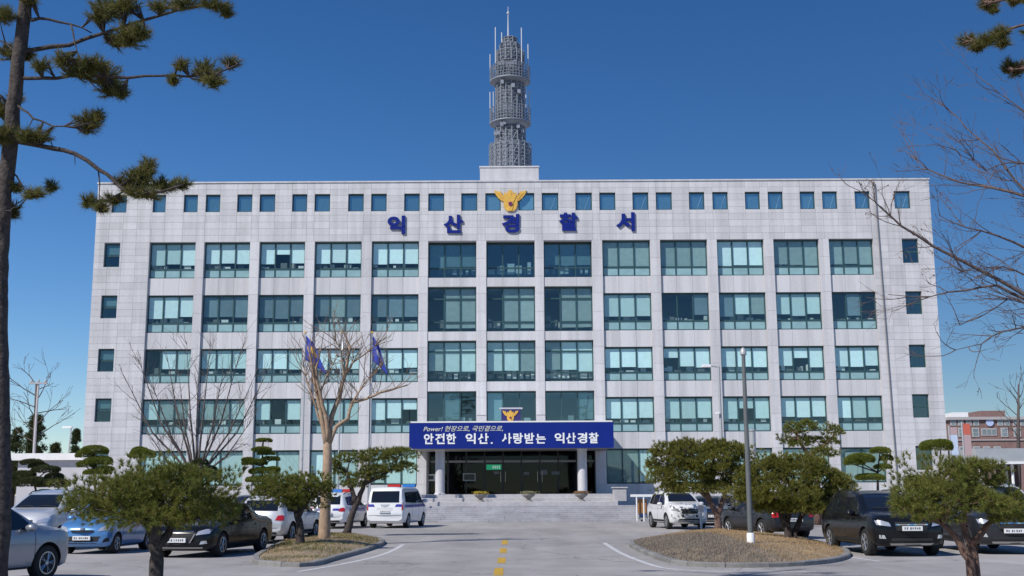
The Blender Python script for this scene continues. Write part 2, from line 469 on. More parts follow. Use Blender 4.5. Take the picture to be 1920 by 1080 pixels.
# one tall slot per bay, holding windows and spandrels
slots = []
for i, (a, b) in enumerate(BX):
    if 5 <= i <= 7:
        slots.append((a, b, Z(800), CZ[3][1]))
    else:
        slots.append((a, b, 0.6, RZ[4][1]))
holes += slots
ENT = (X(800, 890), X(1121, 890), 0.0, Z(840))
holes.append(ENT)
attic_px = [(210, 238), (287, 311), (345, 371), (386, 413), (445, 473), (487, 516), (548, 576), (590, 619), (653, 682), (696, 725), (758, 787), (803, 833), (865, 895), (910, 939), (972, 1002), (1016, 1047), (1079, 1110), (1124, 1154), (1186, 1216), (1230, 1260), (1292, 1321), (1336, 1365), (1397, 1425), (1440, 1468), (1500, 1528), (1542, 1570), (1603, 1631), (1677, 1707)]
AZ = (Z(395), Z(362))
attic = [(X(a, 380), X(b, 380), AZ[0], AZ[1]) for a, b in attic_px]
holes += attic
side = []
lx = (X(187, 640) - 0.05, X(217, 640) - 0.05); rx = (X(1703, 640), X(1734, 640))
srows = [(840, 885), (743, 787), (650, 693), (550, 593), (452, 497)]
for a, b in srows:
    side.append((lx[0], lx[1], Z(b), Z(a)))
    side.append((rx[0], rx[1], Z(b), Z(a)))
holes += side

def sub_rects(r, hs):
    out = [r]
    for h in hs:
        nxt = []
        for (a, b, c, d) in out:
            if h[0] >= b or h[1] <= a or h[2] >= d or h[3] <= c:
                nxt.append((a, b, c, d)); continue
            if h[0] > a: nxt.append((a, h[0], c, d)); a2 = h[0]
            else: a2 = a
            if h[1] < b: nxt.append((h[1], b, c, d)); b2 = h[1]
            else: b2 = b
            if h[2] > c: nxt.append((a2, b2, c, h[2]))
            if h[3] < d: nxt.append((a2, b2, h[3], d))
        out = nxt
    return out

# ---- the backing wall (shows only in the joints and reveals)
TH = 0.42
w = bm_()
xs = sorted(set([XL, XR] + [h[0] for h in holes] + [h[1] for h in holes]))
zs = sorted(set([0.0, ZTOP] + [h[2] for h in holes] + [h[3] for h in holes]))
def in_hole(x, z): return any(h[0] < x < h[1] and h[2] < z < h[3] for h in holes)
solid = [[not in_hole((xs[i]+xs[i+1])/2, (zs[j]+zs[j+1])/2) for j in range(len(zs)-1)] for i in range(len(xs)-1)]
yf, yb = FY, FY + TH
def quad(a, b, c, d):
    n = len(w.v); w.v += [a, b, c, d]; w.f.append((n, n+1, n+2, n+3))
nx, nz = len(xs)-1, len(zs)-1
for i in range(nx):
    for j in range(nz):
        if not solid[i][j]: continue
        x0, x1, z0, z1 = xs[i], xs[i+1], zs[j], zs[j+1]
        quad((x0, yf, z0), (x1, yf, z0), (x1, yf, z1), (x0, yf, z1))
        quad((x1, yb, z0), (x0, yb, z0), (x0, yb, z1), (x1, yb, z1))
        if i == 0 or not solid[i-1][j]: quad((x0, yb, z0), (x0, yf, z0), (x0, yf, z1), (x0, yb, z1))
        if i == nx-1 or not solid[i+1][j]: quad((x1, yf, z0), (x1, yb, z0), (x1, yb, z1), (x1, yf, z1))
        if j == 0 or not solid[i][j-1]: quad((x0, yb, z0), (x1, yb, z0), (x1, yf, z0), (x0, yf, z0))
        if j == nz-1 or not solid[i][j+1]: quad((x0, yf, z1), (x1, yf, z1), (x1, yb, z1), (x0, yb, z1))
w.build('wall', M['reveal'], bld, recalc=False)

# ---- cladding slabs
panels = []          # (x0, x1, z0, z1, yfront, ydepth, matkey)
PT = 0.03            # slab thickness proud of the wall
jt = 0.012
def cover(x_lines, z_lines, y, mk, hs, thick=PT):
    for i in range(len(x_lines)-1):
        for j in range(len(z_lines)-1):
            r = (x_lines[i]+jt/2, x_lines[i+1]-jt/2, z_lines[j]+jt/2, z_lines[j+1]-jt/2)
            for (a, b, c, d) in sub_rects(r, hs):
                if b-a > 0.06 and d-c > 0.06:
                    panels.append((a, b, c, d, y-thick, y, mk))
rowh = 0.475
def zl(z0, z1, h):
    n = max(1, round((z1-z0)/h)); return [z0+(z1-z0)*k/n for k in range(n+1)]
# attic band: vertical joints follow the attic windows
ax = [BX[0][0]]
for a in attic[1:-1]:
    ax += [a[0], a[1]]
ax.append(BX[12][1])
ax = sorted(ax)
z_att = RZ[4][1]
cover(ax, zl(z_att, ZTOP, rowh), FY, 'stone', attic)
# wings
for (x0, x1) in ((XL, BX[0][0]), (BX[12][1], XR)):
    n = 4
    cover([x0+(x1-x0)*k/n for k in range(n+1)], zl(0, z_att, rowh) + zl(z_att, ZTOP, rowh)[1:], FY, 'stone', attic+side)
# piers between bays
for i in range(12):
    x0, x1 = BX[i][1], BX[i+1][0]
    zb = 0.0
    zz = [0.0]
    for k in range(5):
        zz += [RZ[k][0], RZ[k][1]]
    lines = []
    for q in range(len(zz)-1):
        lines += zl(zz[q], zz[q+1], 1.1)[:-1]
    lines.append(z_att)
    if 5 <= i <= 6: lines = [z for z in lines if z > Z(800)] ; 
    if 4 <= i <= 7:
        pass
    cover([x0, x1], lines, FY, 'stone2', [], 0.045)
# band over the centre bays down to the attic
cover([BX[5][0], BX[5][1]], [CZ[3][1], z_att+0.0], FY, 'stone', []) if z_att-CZ[3][1] > 0.1 else None
# spandrels: recessed between the piers
SREC = 0.20
for i, (a, b) in enumerate(BX):
    cen = 5 <= i <= 7
    rr = CZ if cen else RZ
    for k in range(len(rr)-1):
        z0, z1 = rr[k][1], rr[k+1][0]
        cover([a+(b-a)*q/3 for q in range(4)], [z0, z1], FY+(0.10 if cen else SREC), 'stone', [], 0.09)
        sp = bm_().box(a, b, FY+(0.10 if cen else SREC), FY+TH+0.6, z0+0.01, z1-0.01); sp.build('spandrel', M['reveal'], bld)
    if not cen:
        sp = bm_().box(a, b, FY+0.06, FY+TH+0.6, 0.6, rr[0][0]-0.01); sp.build('spandrel', M['reveal'], bld)
        cover([a+(b-a)*q/3 for q in range(4)], [0.6, rr[0][0]], FY+0.06, 'stone', [], 0.05)

panels.sort(key=lambda p: -(p[1]-p[0])*(p[3]-p[2]))
for p in panels[:300]:
    bm_().box(p[0], p[1], p[4], p[5], p[2], p[3]).build('stone_panel', M[p[6]], bld, recalc=False)
for mk in ('stone', 'stone2'):
    rest = bm_()
    for p in panels[300:]:
        if p[6] == mk: rest.box(p[0], p[1], p[4], p[5], p[2], p[3])
    o = rest.build('stone_panel_field' if mk == 'stone' else 'stone_panel_piers', M[mk], bld, recalc=False)
    o['kind'] = 'stuff'

# ---- coping, side walls, roof, back
bm_().box(XL-0.05, XR+0.05, FY-0.09, FY+0.5, ZTOP, ZTOP+0.10).build('coping', M['stone2'], bld)
DEP = 18.0
for (x0, x1) in ((XL, XL+0.35), (XR-0.35, XR)):
    bm_().box(x0, x1, FY+TH+0.002, FY+DEP, 0, ZTOP).build('wall', M['stone'], bld)
bm_().box(XL+0.35, XR-0.35, FY+DEP-0.4, FY+DEP, 0, ZTOP).build('wall', M['stone'], bld)
bm_().box(XL+0.36, XR-0.36, FY+TH+0.01, FY+DEP-0.41, ZTOP-1.0, ZTOP-0.75).build('roof', M['concrete'], bld)
# floors and inner wall seen through the glass
fl = bm_()
for k in range(5):
    zf = RZ[k][0]-0.75 if k else 0.4
    fl.box(XL+0.36, XR-0.36, FY+TH+0.62, FY+6.2, zf, zf+0.25)
fl.box(XL+0.36, XR-0.36, FY+TH+0.62, FY+6.2, z_att+0.25, z_att+0.5)
fl.build('floor_slab', M['inside'], bld)
iw = bm_().box(XL+0.36, XR-0.36, FY+6.25, FY+6.4, 0.1, ZTOP-1.01)
for i in range(1, 13):
    xm = (BX[i-1][1]+BX[i][0])/2
    if i not in (6, 7): iw.box(xm-0.06, xm+0.06, FY+TH+0.63, FY+6.24, 0.2, ZTOP-1.02)
iw.build('partition', M['inside'], bld)

# ---- windows
def win_frame(x0, x1, z0, z1, y, cols, trans, fw=0.075, d=0.10):
    m = bm_()
    m.box(x0, x1, y, y+d, z0, z0+fw); m.box(x0, x1, y, y+d, z1-fw*1.5, z1)
    m.box(x0, x0+fw, y, y+d, z0+fw, z1-fw*1.5); m.box(x1-fw, x1, y, y+d, z0+fw, z1-fw*1.5)
    cx = [x0+(x1-x0)*k/cols for k in range(cols+1)]
    for c in cx[1:-1]: m.box(c-0.045, c+0.045, y+0.012, y+d-0.01, z0+fw, z1-fw*1.5)
    for t in trans:
        zt = z1-(z1-z0)*t
        for k in range(cols):
            m.box(cx[k]+0.046, cx[k+1]-0.046, y+0.005, y+d-0.015, zt-0.05, zt+0.05)
    return m, cx
clut = random.Random(5)
def window(x0, x1, z0, z1, y, cols=3, trans=(0.74,), pat='BBB', frac=0.58, glass='glass', lower=True, clutter=True, label=None):
    fm, cx = win_frame(x0, x1, z0, z1, y, cols, trans)
    fo = fm.build('window', M['frame'], bld, recalc=False)
    if label: fo['label'] = label
    zz = [z1] + [z1-(z1-z0)*t for t in trans] + [z0]
    for k in range(cols):
        a, b = cx[k]+0.03, cx[k+1]-0.03
        for q in range(len(zz)-1):
            top, bot = zz[q]-0.03, zz[q+1]+0.03
            if lower and q == len(zz)-2 and len(trans):
                bm_().box(a, b, y+0.045, y+0.06, bot, top).build('lower_panel', M['low'], fo, recalc=False)
            else:
                bm_().box(a, b, y+0.045, y+0.055, bot, top).build('pane', M[glass], fo, recalc=False)
        ch = pat[k % len(pat)]
        if ch in 'BMGK':
            fr = frac + clut.uniform(-0.035, 0.035)
            if clut.random() < 0.06: fr *= 0.55
            a2 = cx[k]+0.05; b2 = cx[k+1]-0.05
            bm_().box(a2, b2, y+0.085, y+0.095, z1-(z1-z0)*fr, z1-0.02).build('blind', M['blind'+ch], fo, recalc=False)
    if clutter:
        c = bm_(); zt = zz[-2]-0.02 if len(trans) else z0+0.3
        x = x0+0.1
        while x < x1-0.3:
            ww = clut.uniform(0.15, 0.55); hh = clut.uniform(0.08, 0.50)*(1 if clut.random() > .25 else .3)
            if clut.random() < 0.93:
                y0_ = y+0.14+clut.uniform(0, 0.25)
                c.box(x, min(x+ww, x1-0.1), y0_, y0_+0.3, zt-0.35, zt+0.02+hh)
            x += ww+clut.uniform(0.0, 0.25)
        if c.v:
            o = c.build('sill_clutter', M['clutter'], fo, recalc=False); o['kind'] = 'stuff'

pats = {   # blind tones per bay, storey by storey from the ground floor
 0: ['MMM', 'MMM', 'MMM', 'BMM', 'MMM', None, None, None, 'GGM', 'MMM', 'MMM', 'MMG', 'GGG'],
 1: ['MGG', 'GGM', 'MDM', 'MMM', 'BBB', None, None, None, 'BBB', 'MMM', 'MMM', 'BBB', 'BMM'],
 2: ['DBM', 'MMM', 'BBM', 'BBB', 'BBB', None, None, None, 'BBB', 'BBB', 'BBB', 'BBB', 'BBB'],
 3: ['BBB', 'KKK', 'KKK', 'KGK', 'KKK', None, None, None, 'MMM', 'DDK', 'KMG', 'MMM', 'DKD'],
 4: ['MMB', 'BBB', 'BBB', 'BBB', 'BBB', None, None, None, 'GGG', 'GGG', 'BBB', 'GGG', 'GGG']}
WREC = 0.27
for k in range(5):
    for i, (a, b) in enumerate(BX):
        if 5 <= i <= 7: continue
        z0, z1 = RZ[k]
        if k == 0:
            window(a, b, z0, z1, FY+WREC, 3 if i in (4, 8) else 2, (), pats[0][i], 0.97, lower=False, clutter=False)
        else:
            fr = 0.70 if k == 4 and i > 7 else 0.60
            window(a, b, z0, z1, FY+WREC, 3, (0.745,), pats[k][i], fr)
for k in range(4):
    for i in (5, 6, 7):
        a, b = BX[i]; z0, z1 = CZ[k]
        if k == 3:
            window(a+0.0, b, z0, z1, FY+0.62, 3, (0.70,), 'GGG' if i != 6 else 'DDD', 0.64, glass='glass_dark', lower=False)
        elif k == 0:
            window(a, b, z0, z1, FY+0.35, 3, (), 'MDD' if i == 6 else ('DGD' if i == 5 else 'DDG'), 0.8, glass='glass_dark', lower=False)
        else:
            window(a, b, z0, z1, FY+0.35, 3, (0.26, 0.78), 'DGG' if k == 2 else ('GMM', 'MMG', 'GMM')[i-5], 0.90 if k == 2 else 0.72, lower=False)
for (a, b, c, d) in attic:
    window(a, b, c, d, FY+0.10, 1, (), 'G', 0.985, glass='glass_attic', lower=False, clutter=False)
# two attic windows by the emblem have grey shutters behind
for idx in (13, 14):
    a, b, c, d = attic[idx]
    bm_().box(a+0.05, b-0.05, FY+0.165, FY+0.18, c+0.02, d-0.02).build('shutter', M['blindM'], bld)
bx_ = bm_()
for (a, b, c, d) in attic[15:]:     # slanting braces seen through some attic windows
    if random.random() < 0.45:
        bx_.tube([(a+0.55*(b-a), FY+0.172, c+0.1), (b-0.14, FY+0.172, d-0.15)], 0.02, 6)
if bx_.v: bx_.build('roof_brace', M['white'], bld)
for n_, (a, b, c, d) in enumerate(side):
    window(a, b, c, d, FY+0.14, 1, (0.52,), 'GD'[n_ % 2], 0.45, glass='glass_dark', lower=False, clutter=False)

# ---- downpipe on the right wing
bm_().tube([(BX[12][1]+0.30, FY-0.12, ZTOP-0.2), (BX[12][1]+0.62, FY-0.12, 0.4)], 0.042, 8).build('downpipe', mat('pipe_grey', (0.24, 0.235, 0.25), 0.6), bld, smooth=True)

# ---- penthouse block
PX0, PX1 = P(900, 330, FY+0.6).x, P(1010, 330, FY+0.6).x
ZPH = P(957, 314, FY+0.6).z
ph = bm_().box(PX0, PX1, FY+0.6, FY+7.5, ZTOP-0.74, ZPH)
ph.build('penthouse', M['stone'], bld)
bm_().box(PX0-0.05, PX1+0.05, FY+0.55, FY+7.55, ZPH, ZPH+0.10).build('coping', M['stone2'], bld)

# ================================================================== ENTRANCE
ez1 = Z(840)
DY = FY + 1.6
# side cheeks and ceiling of the porch recess
for (a, b) in ((ENT[0]-0.01, ENT[0]+0.06), (ENT[1]-0.06, ENT[1]+0.01)):
    bm_().box(a, b, FY+TH+0.003, DY+0.3, 0.0, ez1).build('porch_cheek', M['stone2'], bld)
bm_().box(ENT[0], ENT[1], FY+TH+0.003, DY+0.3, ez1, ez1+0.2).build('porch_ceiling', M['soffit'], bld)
# glazed entrance screen
ex0, ex1 = ENT[0]+0.07, ENT[1]-0.07
dz0 = LAND + 0.004
tz = P(957, 865, DY).z
scr = bm_()
cols = 9
cx = [ex0+(ex1-ex0)*k/cols for k in range(cols+1)]
scr.box(ex0, ex1, DY, DY+0.12, ez1-0.12, ez1-0.003)
for c in cx:
    scr.box(max(ex0, c-0.05), min(ex1, c+0.05), DY+0.005, DY+0.115, dz0, ez1-0.121)
eo = scr.build('entrance_screen', mat('door_frame', (0.05, 0.052, 0.06), 0.4, metal=0.4), bld)
for k in range(cols):
    bm_().box(cx[k]+0.051, cx[k+1]-0.051, DY+0.03, DY+0.10, tz-0.07, tz+0.07).build('transom', mat('brushed_rail', (0.36, 0.36, 0.38), 0.4, metal=0.3), eo)
    bm_().box(cx[k]+0.051, cx[k+1]-0.051, DY+0.055, DY+0.065, tz+0.07, ez1-0.121).build('pane', M['glass_door'], eo, recalc=False)
    d = bm_().box(cx[k]+0.051, cx[k+1]-0.051, DY+0.055, DY+0.065, dz0+0.06, tz-0.07)
    d.build('door_leaf' if 2 < k < 7 else 'pane', M['glass_door'], eo, recalc=False)
    if 2 < k < 7:
        hx = cx[k+1]-0.16 if k % 2 else cx[k]+0.16
        bm_().tube([(hx, DY-0.05, dz0+0.8), (hx, DY-0.05, dz0+1.5)], 0.018, 6).build('handle', M['chrome'], eo)
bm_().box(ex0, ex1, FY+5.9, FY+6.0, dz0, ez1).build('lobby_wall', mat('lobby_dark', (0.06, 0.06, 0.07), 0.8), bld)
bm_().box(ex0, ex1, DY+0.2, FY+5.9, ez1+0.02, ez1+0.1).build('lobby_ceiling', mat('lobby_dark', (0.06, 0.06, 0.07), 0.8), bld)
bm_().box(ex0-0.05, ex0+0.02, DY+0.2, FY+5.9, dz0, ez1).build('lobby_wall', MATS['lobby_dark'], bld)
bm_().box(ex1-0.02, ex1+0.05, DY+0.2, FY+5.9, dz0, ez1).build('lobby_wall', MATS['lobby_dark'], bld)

# notices on the glass
def board(name, px0, px1, py0, py1, Y, m, label, cat, hollow=0.0, th=0.03):
    a = P(px0, py1, Y); b = P(px1, py0, Y)
    t = thing(name, (a.x, Y, a.z), label, cat)
    mb = MB((a.x, Y, a.z))
    if hollow:
        h = hollow
        mb.box(a.x, b.x, Y-th, Y, a.z, a.z+h).box(a.x, b.x, Y-th, Y, b.z-h, b.z).box(a.x, a.x+h, Y-th, Y, a.z+h, b.z-h).box(b.x-h, b.x, Y-th, Y, a.z+h, b.z-h)
        mb.build('frame', m, t)
        MB((a.x, Y, a.z)).box(a.x+h, b.x-h, Y-th+0.01, Y-0.002, a.z+h, b.z-h).build('panel', mat('notice_glass', (0.04, 0.045, 0.055), 0.2), t)
    else:
        mb.box(a.x, b.x, Y-th, Y, a.z, b.z).build('panel', m, t)
    return t, a, b
board('notice_frame', 868, 892, 887, 902, DY-0.01, M['pole_grey'], 'grey framed notice board on the dark entrance glass', 'notice board', 0.08)
board('notice_frame', 800, 816, 889, 902, FY+0.9, M['white'], 'white framed board beside the left porch pillar', 'notice board', 0.10)
ex, a, b = board('exit_sign', 912, 940, 871, 881, DY-0.01, M['exit'], 'green lit sign above the entrance doors', 'sign')
for k in range(4):
    x = a.x + 0.42 + 0.14*k
    MB(ex.location).box(x, x+0.09, DY-0.055, DY-0.041, a.z+0.08, b.z-0.08).build('glyph', mat('exit_glyph', (0.6, 0.75, 0.68), 0.4, emit=((0.6, 0.9, 0.75), 0.3)), ex)
for k, (p0, p1, q0, q1, nm) in enumerate(((926, 936, 884, 889, 'left'), (982, 992, 885, 890, 'middle'), (1013, 1026, 881, 890, 'wide'), (1034, 1049, 884, 890, 'right'))):
    board('door_notice', p0, p1, q0, q1, DY-0.012, mat('paper_notice', (0.30, 0.31, 0.33), 0.6), 'small grey notice on the entrance glass, ' + ('leftmost', 'second from left', 'third from left', 'rightmost')[k] + ' of four', 'notice', th=0.02)

# ---- canopy with round columns
CY0 = 72.0
ca = P(771, 795, CY0); cb = P(1148, 838, CY0)
cz0, cz1 = P(957, 840, CY0).z, P(957, 792, CY0).z
can = bm_()
can.box(ca.x, cb.x, CY0+0.15, FY-0.05, cz0+0.05, cz1)
co = can.build('canopy', M['canopy'], bld)
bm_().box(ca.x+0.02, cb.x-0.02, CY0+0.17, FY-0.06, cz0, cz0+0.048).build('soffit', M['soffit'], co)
bm_().box(ca.x-0.04, cb.x+0.04, CY0-0.02, FY-0.05, cz1, cz1+0.09).build('coping', M['white'], co)
for px in (825, 1092):
    c = P(px, 900, 73.2)
    bm_().lathe([(0.36, LAND), (0.36, LAND+0.06), (0.30, LAND+0.10), (0.30, cz0-0.12), (0.34, cz0-0.08), (0.34, cz0-0.002)], (c.x, c.y, 0), 28).build('column', M['stone2'], co, smooth=True)

# ---- blue banner on the canopy front
def text_mesh(s, size, bold=0.0, extrude=0.02, shear=0.0, sx=1.0):
    cu = bpy.data.curves.new('text', 'FONT')
    cu.body = s; cu.size = size; cu.extrude = extrude; cu.offset = bold; cu.shear = shear
    cu.align_x = 'LEFT'; cu.align_y = 'BOTTOM_BASELINE'
    o = bpy.data.objects.new('text', cu); COL.objects.link(o)
    bpy.context.view_layer.update()
    dg = bpy.context.evaluated_depsgraph_get()
    me = bpy.data.meshes.new_from_object(o.evaluated_get(dg))
    bpy.data.objects.remove(o); bpy.data.curves.remove(cu)
    # stand the lettering up, facing the camera
    me.transform(Matrix.Rotation(math.pi/2, 4, 'X'))
    return me
def fit(me, x0, x1, z0, z1, y):
    n = len(me.vertices)
    if not n: return me
    co_ = np.empty(n*3, dtype=np.float32); me.vertices.foreach_get('co', co_); co_ = co_.reshape(-1, 3)
    lo, hi = co_.min(0), co_.max(0)
    sx = (x1-x0)/(hi[0]-lo[0]); sz = (z1-z0)/(hi[2]-lo[2])
    co_[:, 0] = (co_[:, 0]-lo[0])*sx+x0; co_[:, 2] = (co_[:, 2]-lo[2])*sz+z0; co_[:, 1] += y-lo[1]
    me.vertices.foreach_set('co', co_.ravel()); me.update()
    return me
ba = P(767, 838, CY0); bb = P(1150, 794, CY0)
bn = thing('banner_sign', (ba.x, CY0, cz0), 'long blue banner with white Korean slogan across the entrance canopy', 'banner')
o0 = Vector((ba.x, CY0, cz0))
MB(o0).box(ba.x, bb.x, CY0-0.03, CY0+0.148, cz0-0.02, cz1-0.02).build('board', M['banner'], bn)
words = [('안전한', 795, 858), ('익산.', 873, 925), ('사랑받는', 941, 1026), ('익산경찰', 1040, 1125)]
for s, p0, p1 in words:
    per = (p1-p0)/len(s.replace('.', ''))if '.' not in s else None
    xs_ = []
    chars = list(s)
    if s == '익산.':
        spans = [(873, 892), (896, 916), (920, 924)]
    else:
        wd = (p1-p0)/len(chars); spans = [(p0+wd*k, p0+wd*(k+0.86)) for k in range(len(chars))]
    for chh, (q0, q1) in zip(chars, spans):
        me = text_mesh(chh, 1.0, 0.028, 0.012)
        zb_ = P(957, 832 if chh != '.' else 832, CY0).z; zt_ = P(957, 812 if chh != '.' else 829, CY0).z
        if chh == '는': zt_ = P(957, 814, CY0).z
        fit(me, P(q0, 820, CY0).x-o0.x, P(q1, 820, CY0).x-o0.x, zb_-o0.z, zt_-o0.z, -0.058)
        link('letter', me, M['bannertxt'], bn)
me = text_mesh('Power! 현장으로, 국민곁으로,', 1.0, 0.008, 0.008, 0.3)
fit(me, P(794, 805, CY0).x-o0.x, P(943, 805, CY0).x-o0.x, P(957, 809, CY0).z-o0.z, P(957, 798, CY0).z-o0.z, -0.05)
sl = link('script_line', me, M['bannertxt2'], bn); sl['kind'] = 'stuff'

# ---- big blue letters on the attic band
sg = thing('building_sign', (X(725, 420), FY-0.2, Z(438)), 'five large blue Korean letters spread along the upper facade', 'sign')
o1 = Vector(sg.location)
for chh, q0, q1, r0, r1 in (('익', 727, 760, 404, 438), ('산', 832, 868, 403, 437), ('경', 941, 974, 402, 437), ('찰', 1048, 1083, 400, 434), ('서', 1155, 1190, 400, 435)):
    me = text_mesh(chh, 1.0, 0.040, 0.045)
    fit(me, X(q0, 420)-o1.x, X(q1, 420)-o1.x, Z(r1)-o1.z, Z(r0)-o1.z, 0.05)
    link('letter', me, M['letter'], sg)

# ---- golden eagle emblem
EAG = [(-1.0, .70), (-.78, .60), (-.60, .62), (-.52, .40), (-.36, .34), (-.22, .40), (-.16, .58), (-.06, .70), (.08, .69), (.17, .56), (.22, .40), (.38, .34), (.54, .40), (.62, .62), (.80, .60), (1.0, .70), (.92, .42), (.74, .20), (.58, .04), (.44, -.02), (.42, -.30), (.34, -.52), (.20, -.66), (-.20, -.66), (-.36, -.50), (-.42, -.28), (-.44, -.02), (-.60, .04), (-.76, .20), (-.93, .42)]
def eagle(name, cxp, cyp, half_px, Y, label, cat, depth, parent=None, m=None):
    c = P(cxp, cyp, Y); s_ = half_px/S(Y)
    root = thing(name, c, label, cat) if parent is None else parent
    base = Vector(root.location) if parent is None else Vector(parent.location)
    mb = MB(base).prism([(c.x+x*s_, c.z+z*s_) for x, z in EAG], Y-depth, Y)
    mb.build('eagle_wings', m or M['gold'], root)
    mb = MB(base).prism([(c.x+x*s_*0.40, c.z+(z-0.05)*s_*0.9) for x, z in EAG], Y-depth*1.5, Y-depth-0.002)
    mb.build('eagle_body', m or M['gold'], root)
    mb = MB(base).lathe([(s_*.13, -0.02), (s_*.13, 0.02)], (c.x, Y-depth*1.5-0.03, c.z-.20*s_), 16, 'y')
    mb.build('medallion', M['purple'], root)
    for q in (-1, 1):
        mb = MB(base)
        for t in range(3):
            z = c.z+(.48-.14*t)*s_
            mb.prism([(c.x+q*s_*(.86-.10*t), z+.06*s_), (c.x+q*s_*(.40), z-.16*s_), (c.x+q*s_*(.40), z-.22*s_), (c.x+q*s_*(.82-.10*t), z-.01*s_)], Y-depth*1.25, Y-depth-0.003)
        mb.build('feather_relief', m or M['gold'], root)
    return root
eagle('eagle_emblem', 957, 377, 31, FY-0.06, 'golden eagle emblem with a dark medallion above the middle letter', 'emblem', 0.07)
fs = P(957, 780, 72.6)
pan = thing('eagle_board', (fs.x, 72.6, cz1+0.09), 'small purple board with a golden eagle standing on the canopy', 'sign')
ob = Vector(pan.location)
pa = P(940, 793, 72.6); pb = P(976, 767, 72.6)
MB(ob).box(pa.x, pb.x, 72.6, 72.66, ob.z, pb.z).build('board', M['navy'], pan)
MB(ob).box(pa.x-0.12, pb.x+0.12, 72.58, 72.68, pb.z, pb.z+0.10).build('top_rail', M['steel_light'], pan)
for x in (pa.x+0.06, pb.x-0.06):
    MB(ob).tube([(x, 72.75, ob.z), (x, 72.75, pb.z)], 0.03, 6).build('support', M['pole_grey'], pan)
eagle('eagle', 957, 780, 15, 72.59, '', '', 0.03, pan)

# ---- steps and landing
SX0, SX1 = P(712, 960, 66).x, P(1203, 960, 66).x
stp = thing('entrance_steps', ((SX0+SX1)/2, 65, 0), 'broad flight of grey granite steps up to the entrance', 'steps')
so = Vector(stp.location)
YS = G(957, 979).y
nst = 8; rise = 0.88/nst; tread = 0.36
sr = random.Random(3)
for k in range(nst):
    x = SX0
    while x < SX1-0.2:
        x2 = min(SX1, x+sr.uniform(1.4, 1.9))
        if SX1-x2 < 0.8: x2 = SX1
        dy = sr.uniform(-0.006, 0.006)
        MB(so).bevbox(x+0.002, x2-0.002, YS+k*tread+dy, YS+(k+1)*tread+0.25 if k < nst-1 else 69.4, 0.0, (k+1)*rise+sr.uniform(-0.004, 0.004), 0.015).build('step_stone', M['step'], stp, recalc=False)
        x = x2
for (y0, y1, z) in ((69.4, 70.7, 1.12), (70.7, 71.9, 1.34), (71.9, FY+6.2, LAND)):
    x0_, x1_ = (SX0, SX1-1.0)
    if y1 > FY: x0_, x1_ = SX0, SX1-1.0
    if y1 > FY:
        MB(so).box(x0_, x1_, y0+0.002, FY-0.12, 0.0, z).build('landing', M['landing'], stp)
        MB(so).box(ENT[0]+0.08, ENT[1]-0.08, FY-0.12, FY+6.2, 0.0, z).build('landing', M['landing'], stp)
    else:
        MB(so).bevbox(x0_, x1_, y0+0.002, y1+0.2, 0.0, z, 0.02).build('landing', M['landing'], stp)
# pedestal block and ramp rail on the right
pp = P(1162, 926, 70.0)
t = thing('stone_pedestal', (pp.x, 70.3, 0), 'pale stone block at the right end of the entrance steps', 'pedestal')
MB(t.location).bevbox(pp.x-0.38, pp.x+0.42, 69.95, 70.6, 1.12, P(1162, 915, 70).z, 0.03).build('block', M['landing'], t)
MB(t.location).bevbox(pp.x-0.46, pp.x+0.50, 69.88, 70.66, P(1162, 915, 70).z, P(1162, 915, 70).z+0.06, 0.02).build('cap', M['landing'], t)
ra = P(1182, 927, 66.5); rb = P(1222, 927, 66.5)
t = thing('ramp_rail', (ra.x, 66.5, 0), 'white ramp rail beside the entrance steps', 'rail')
mb = MB(t.location).box(ra.x, rb.x+0.2, 66.45, 66.55, ra.z-0.14, ra.z); mb.build('top_board', M['white'], t)
for x in (ra.x+0.35, ra.x+0.75, rb.x):
    MB(t.location).tube([(x, 66.5, 0), (x, 66.5, ra.z-0.14)], 0.045, 8).build('post', M['white'], t)
t = thing('orange_board', (ra.x+0.9, 66.7, 0), 'orange board standing behind the white ramp rail', 'board')
MB(t.location).box(ra.x+0.42, ra.x+0.95, 66.7, 66.76, 0.45, 1.25).build('panel', M['orange'], t)
for x in (ra.x+0.48, ra.x+0.88): MB(t.location).box(x-0.02, x+0.02, 66.77, 66.81, 0, 1.2).build('leg', M['pole_grey'], t)

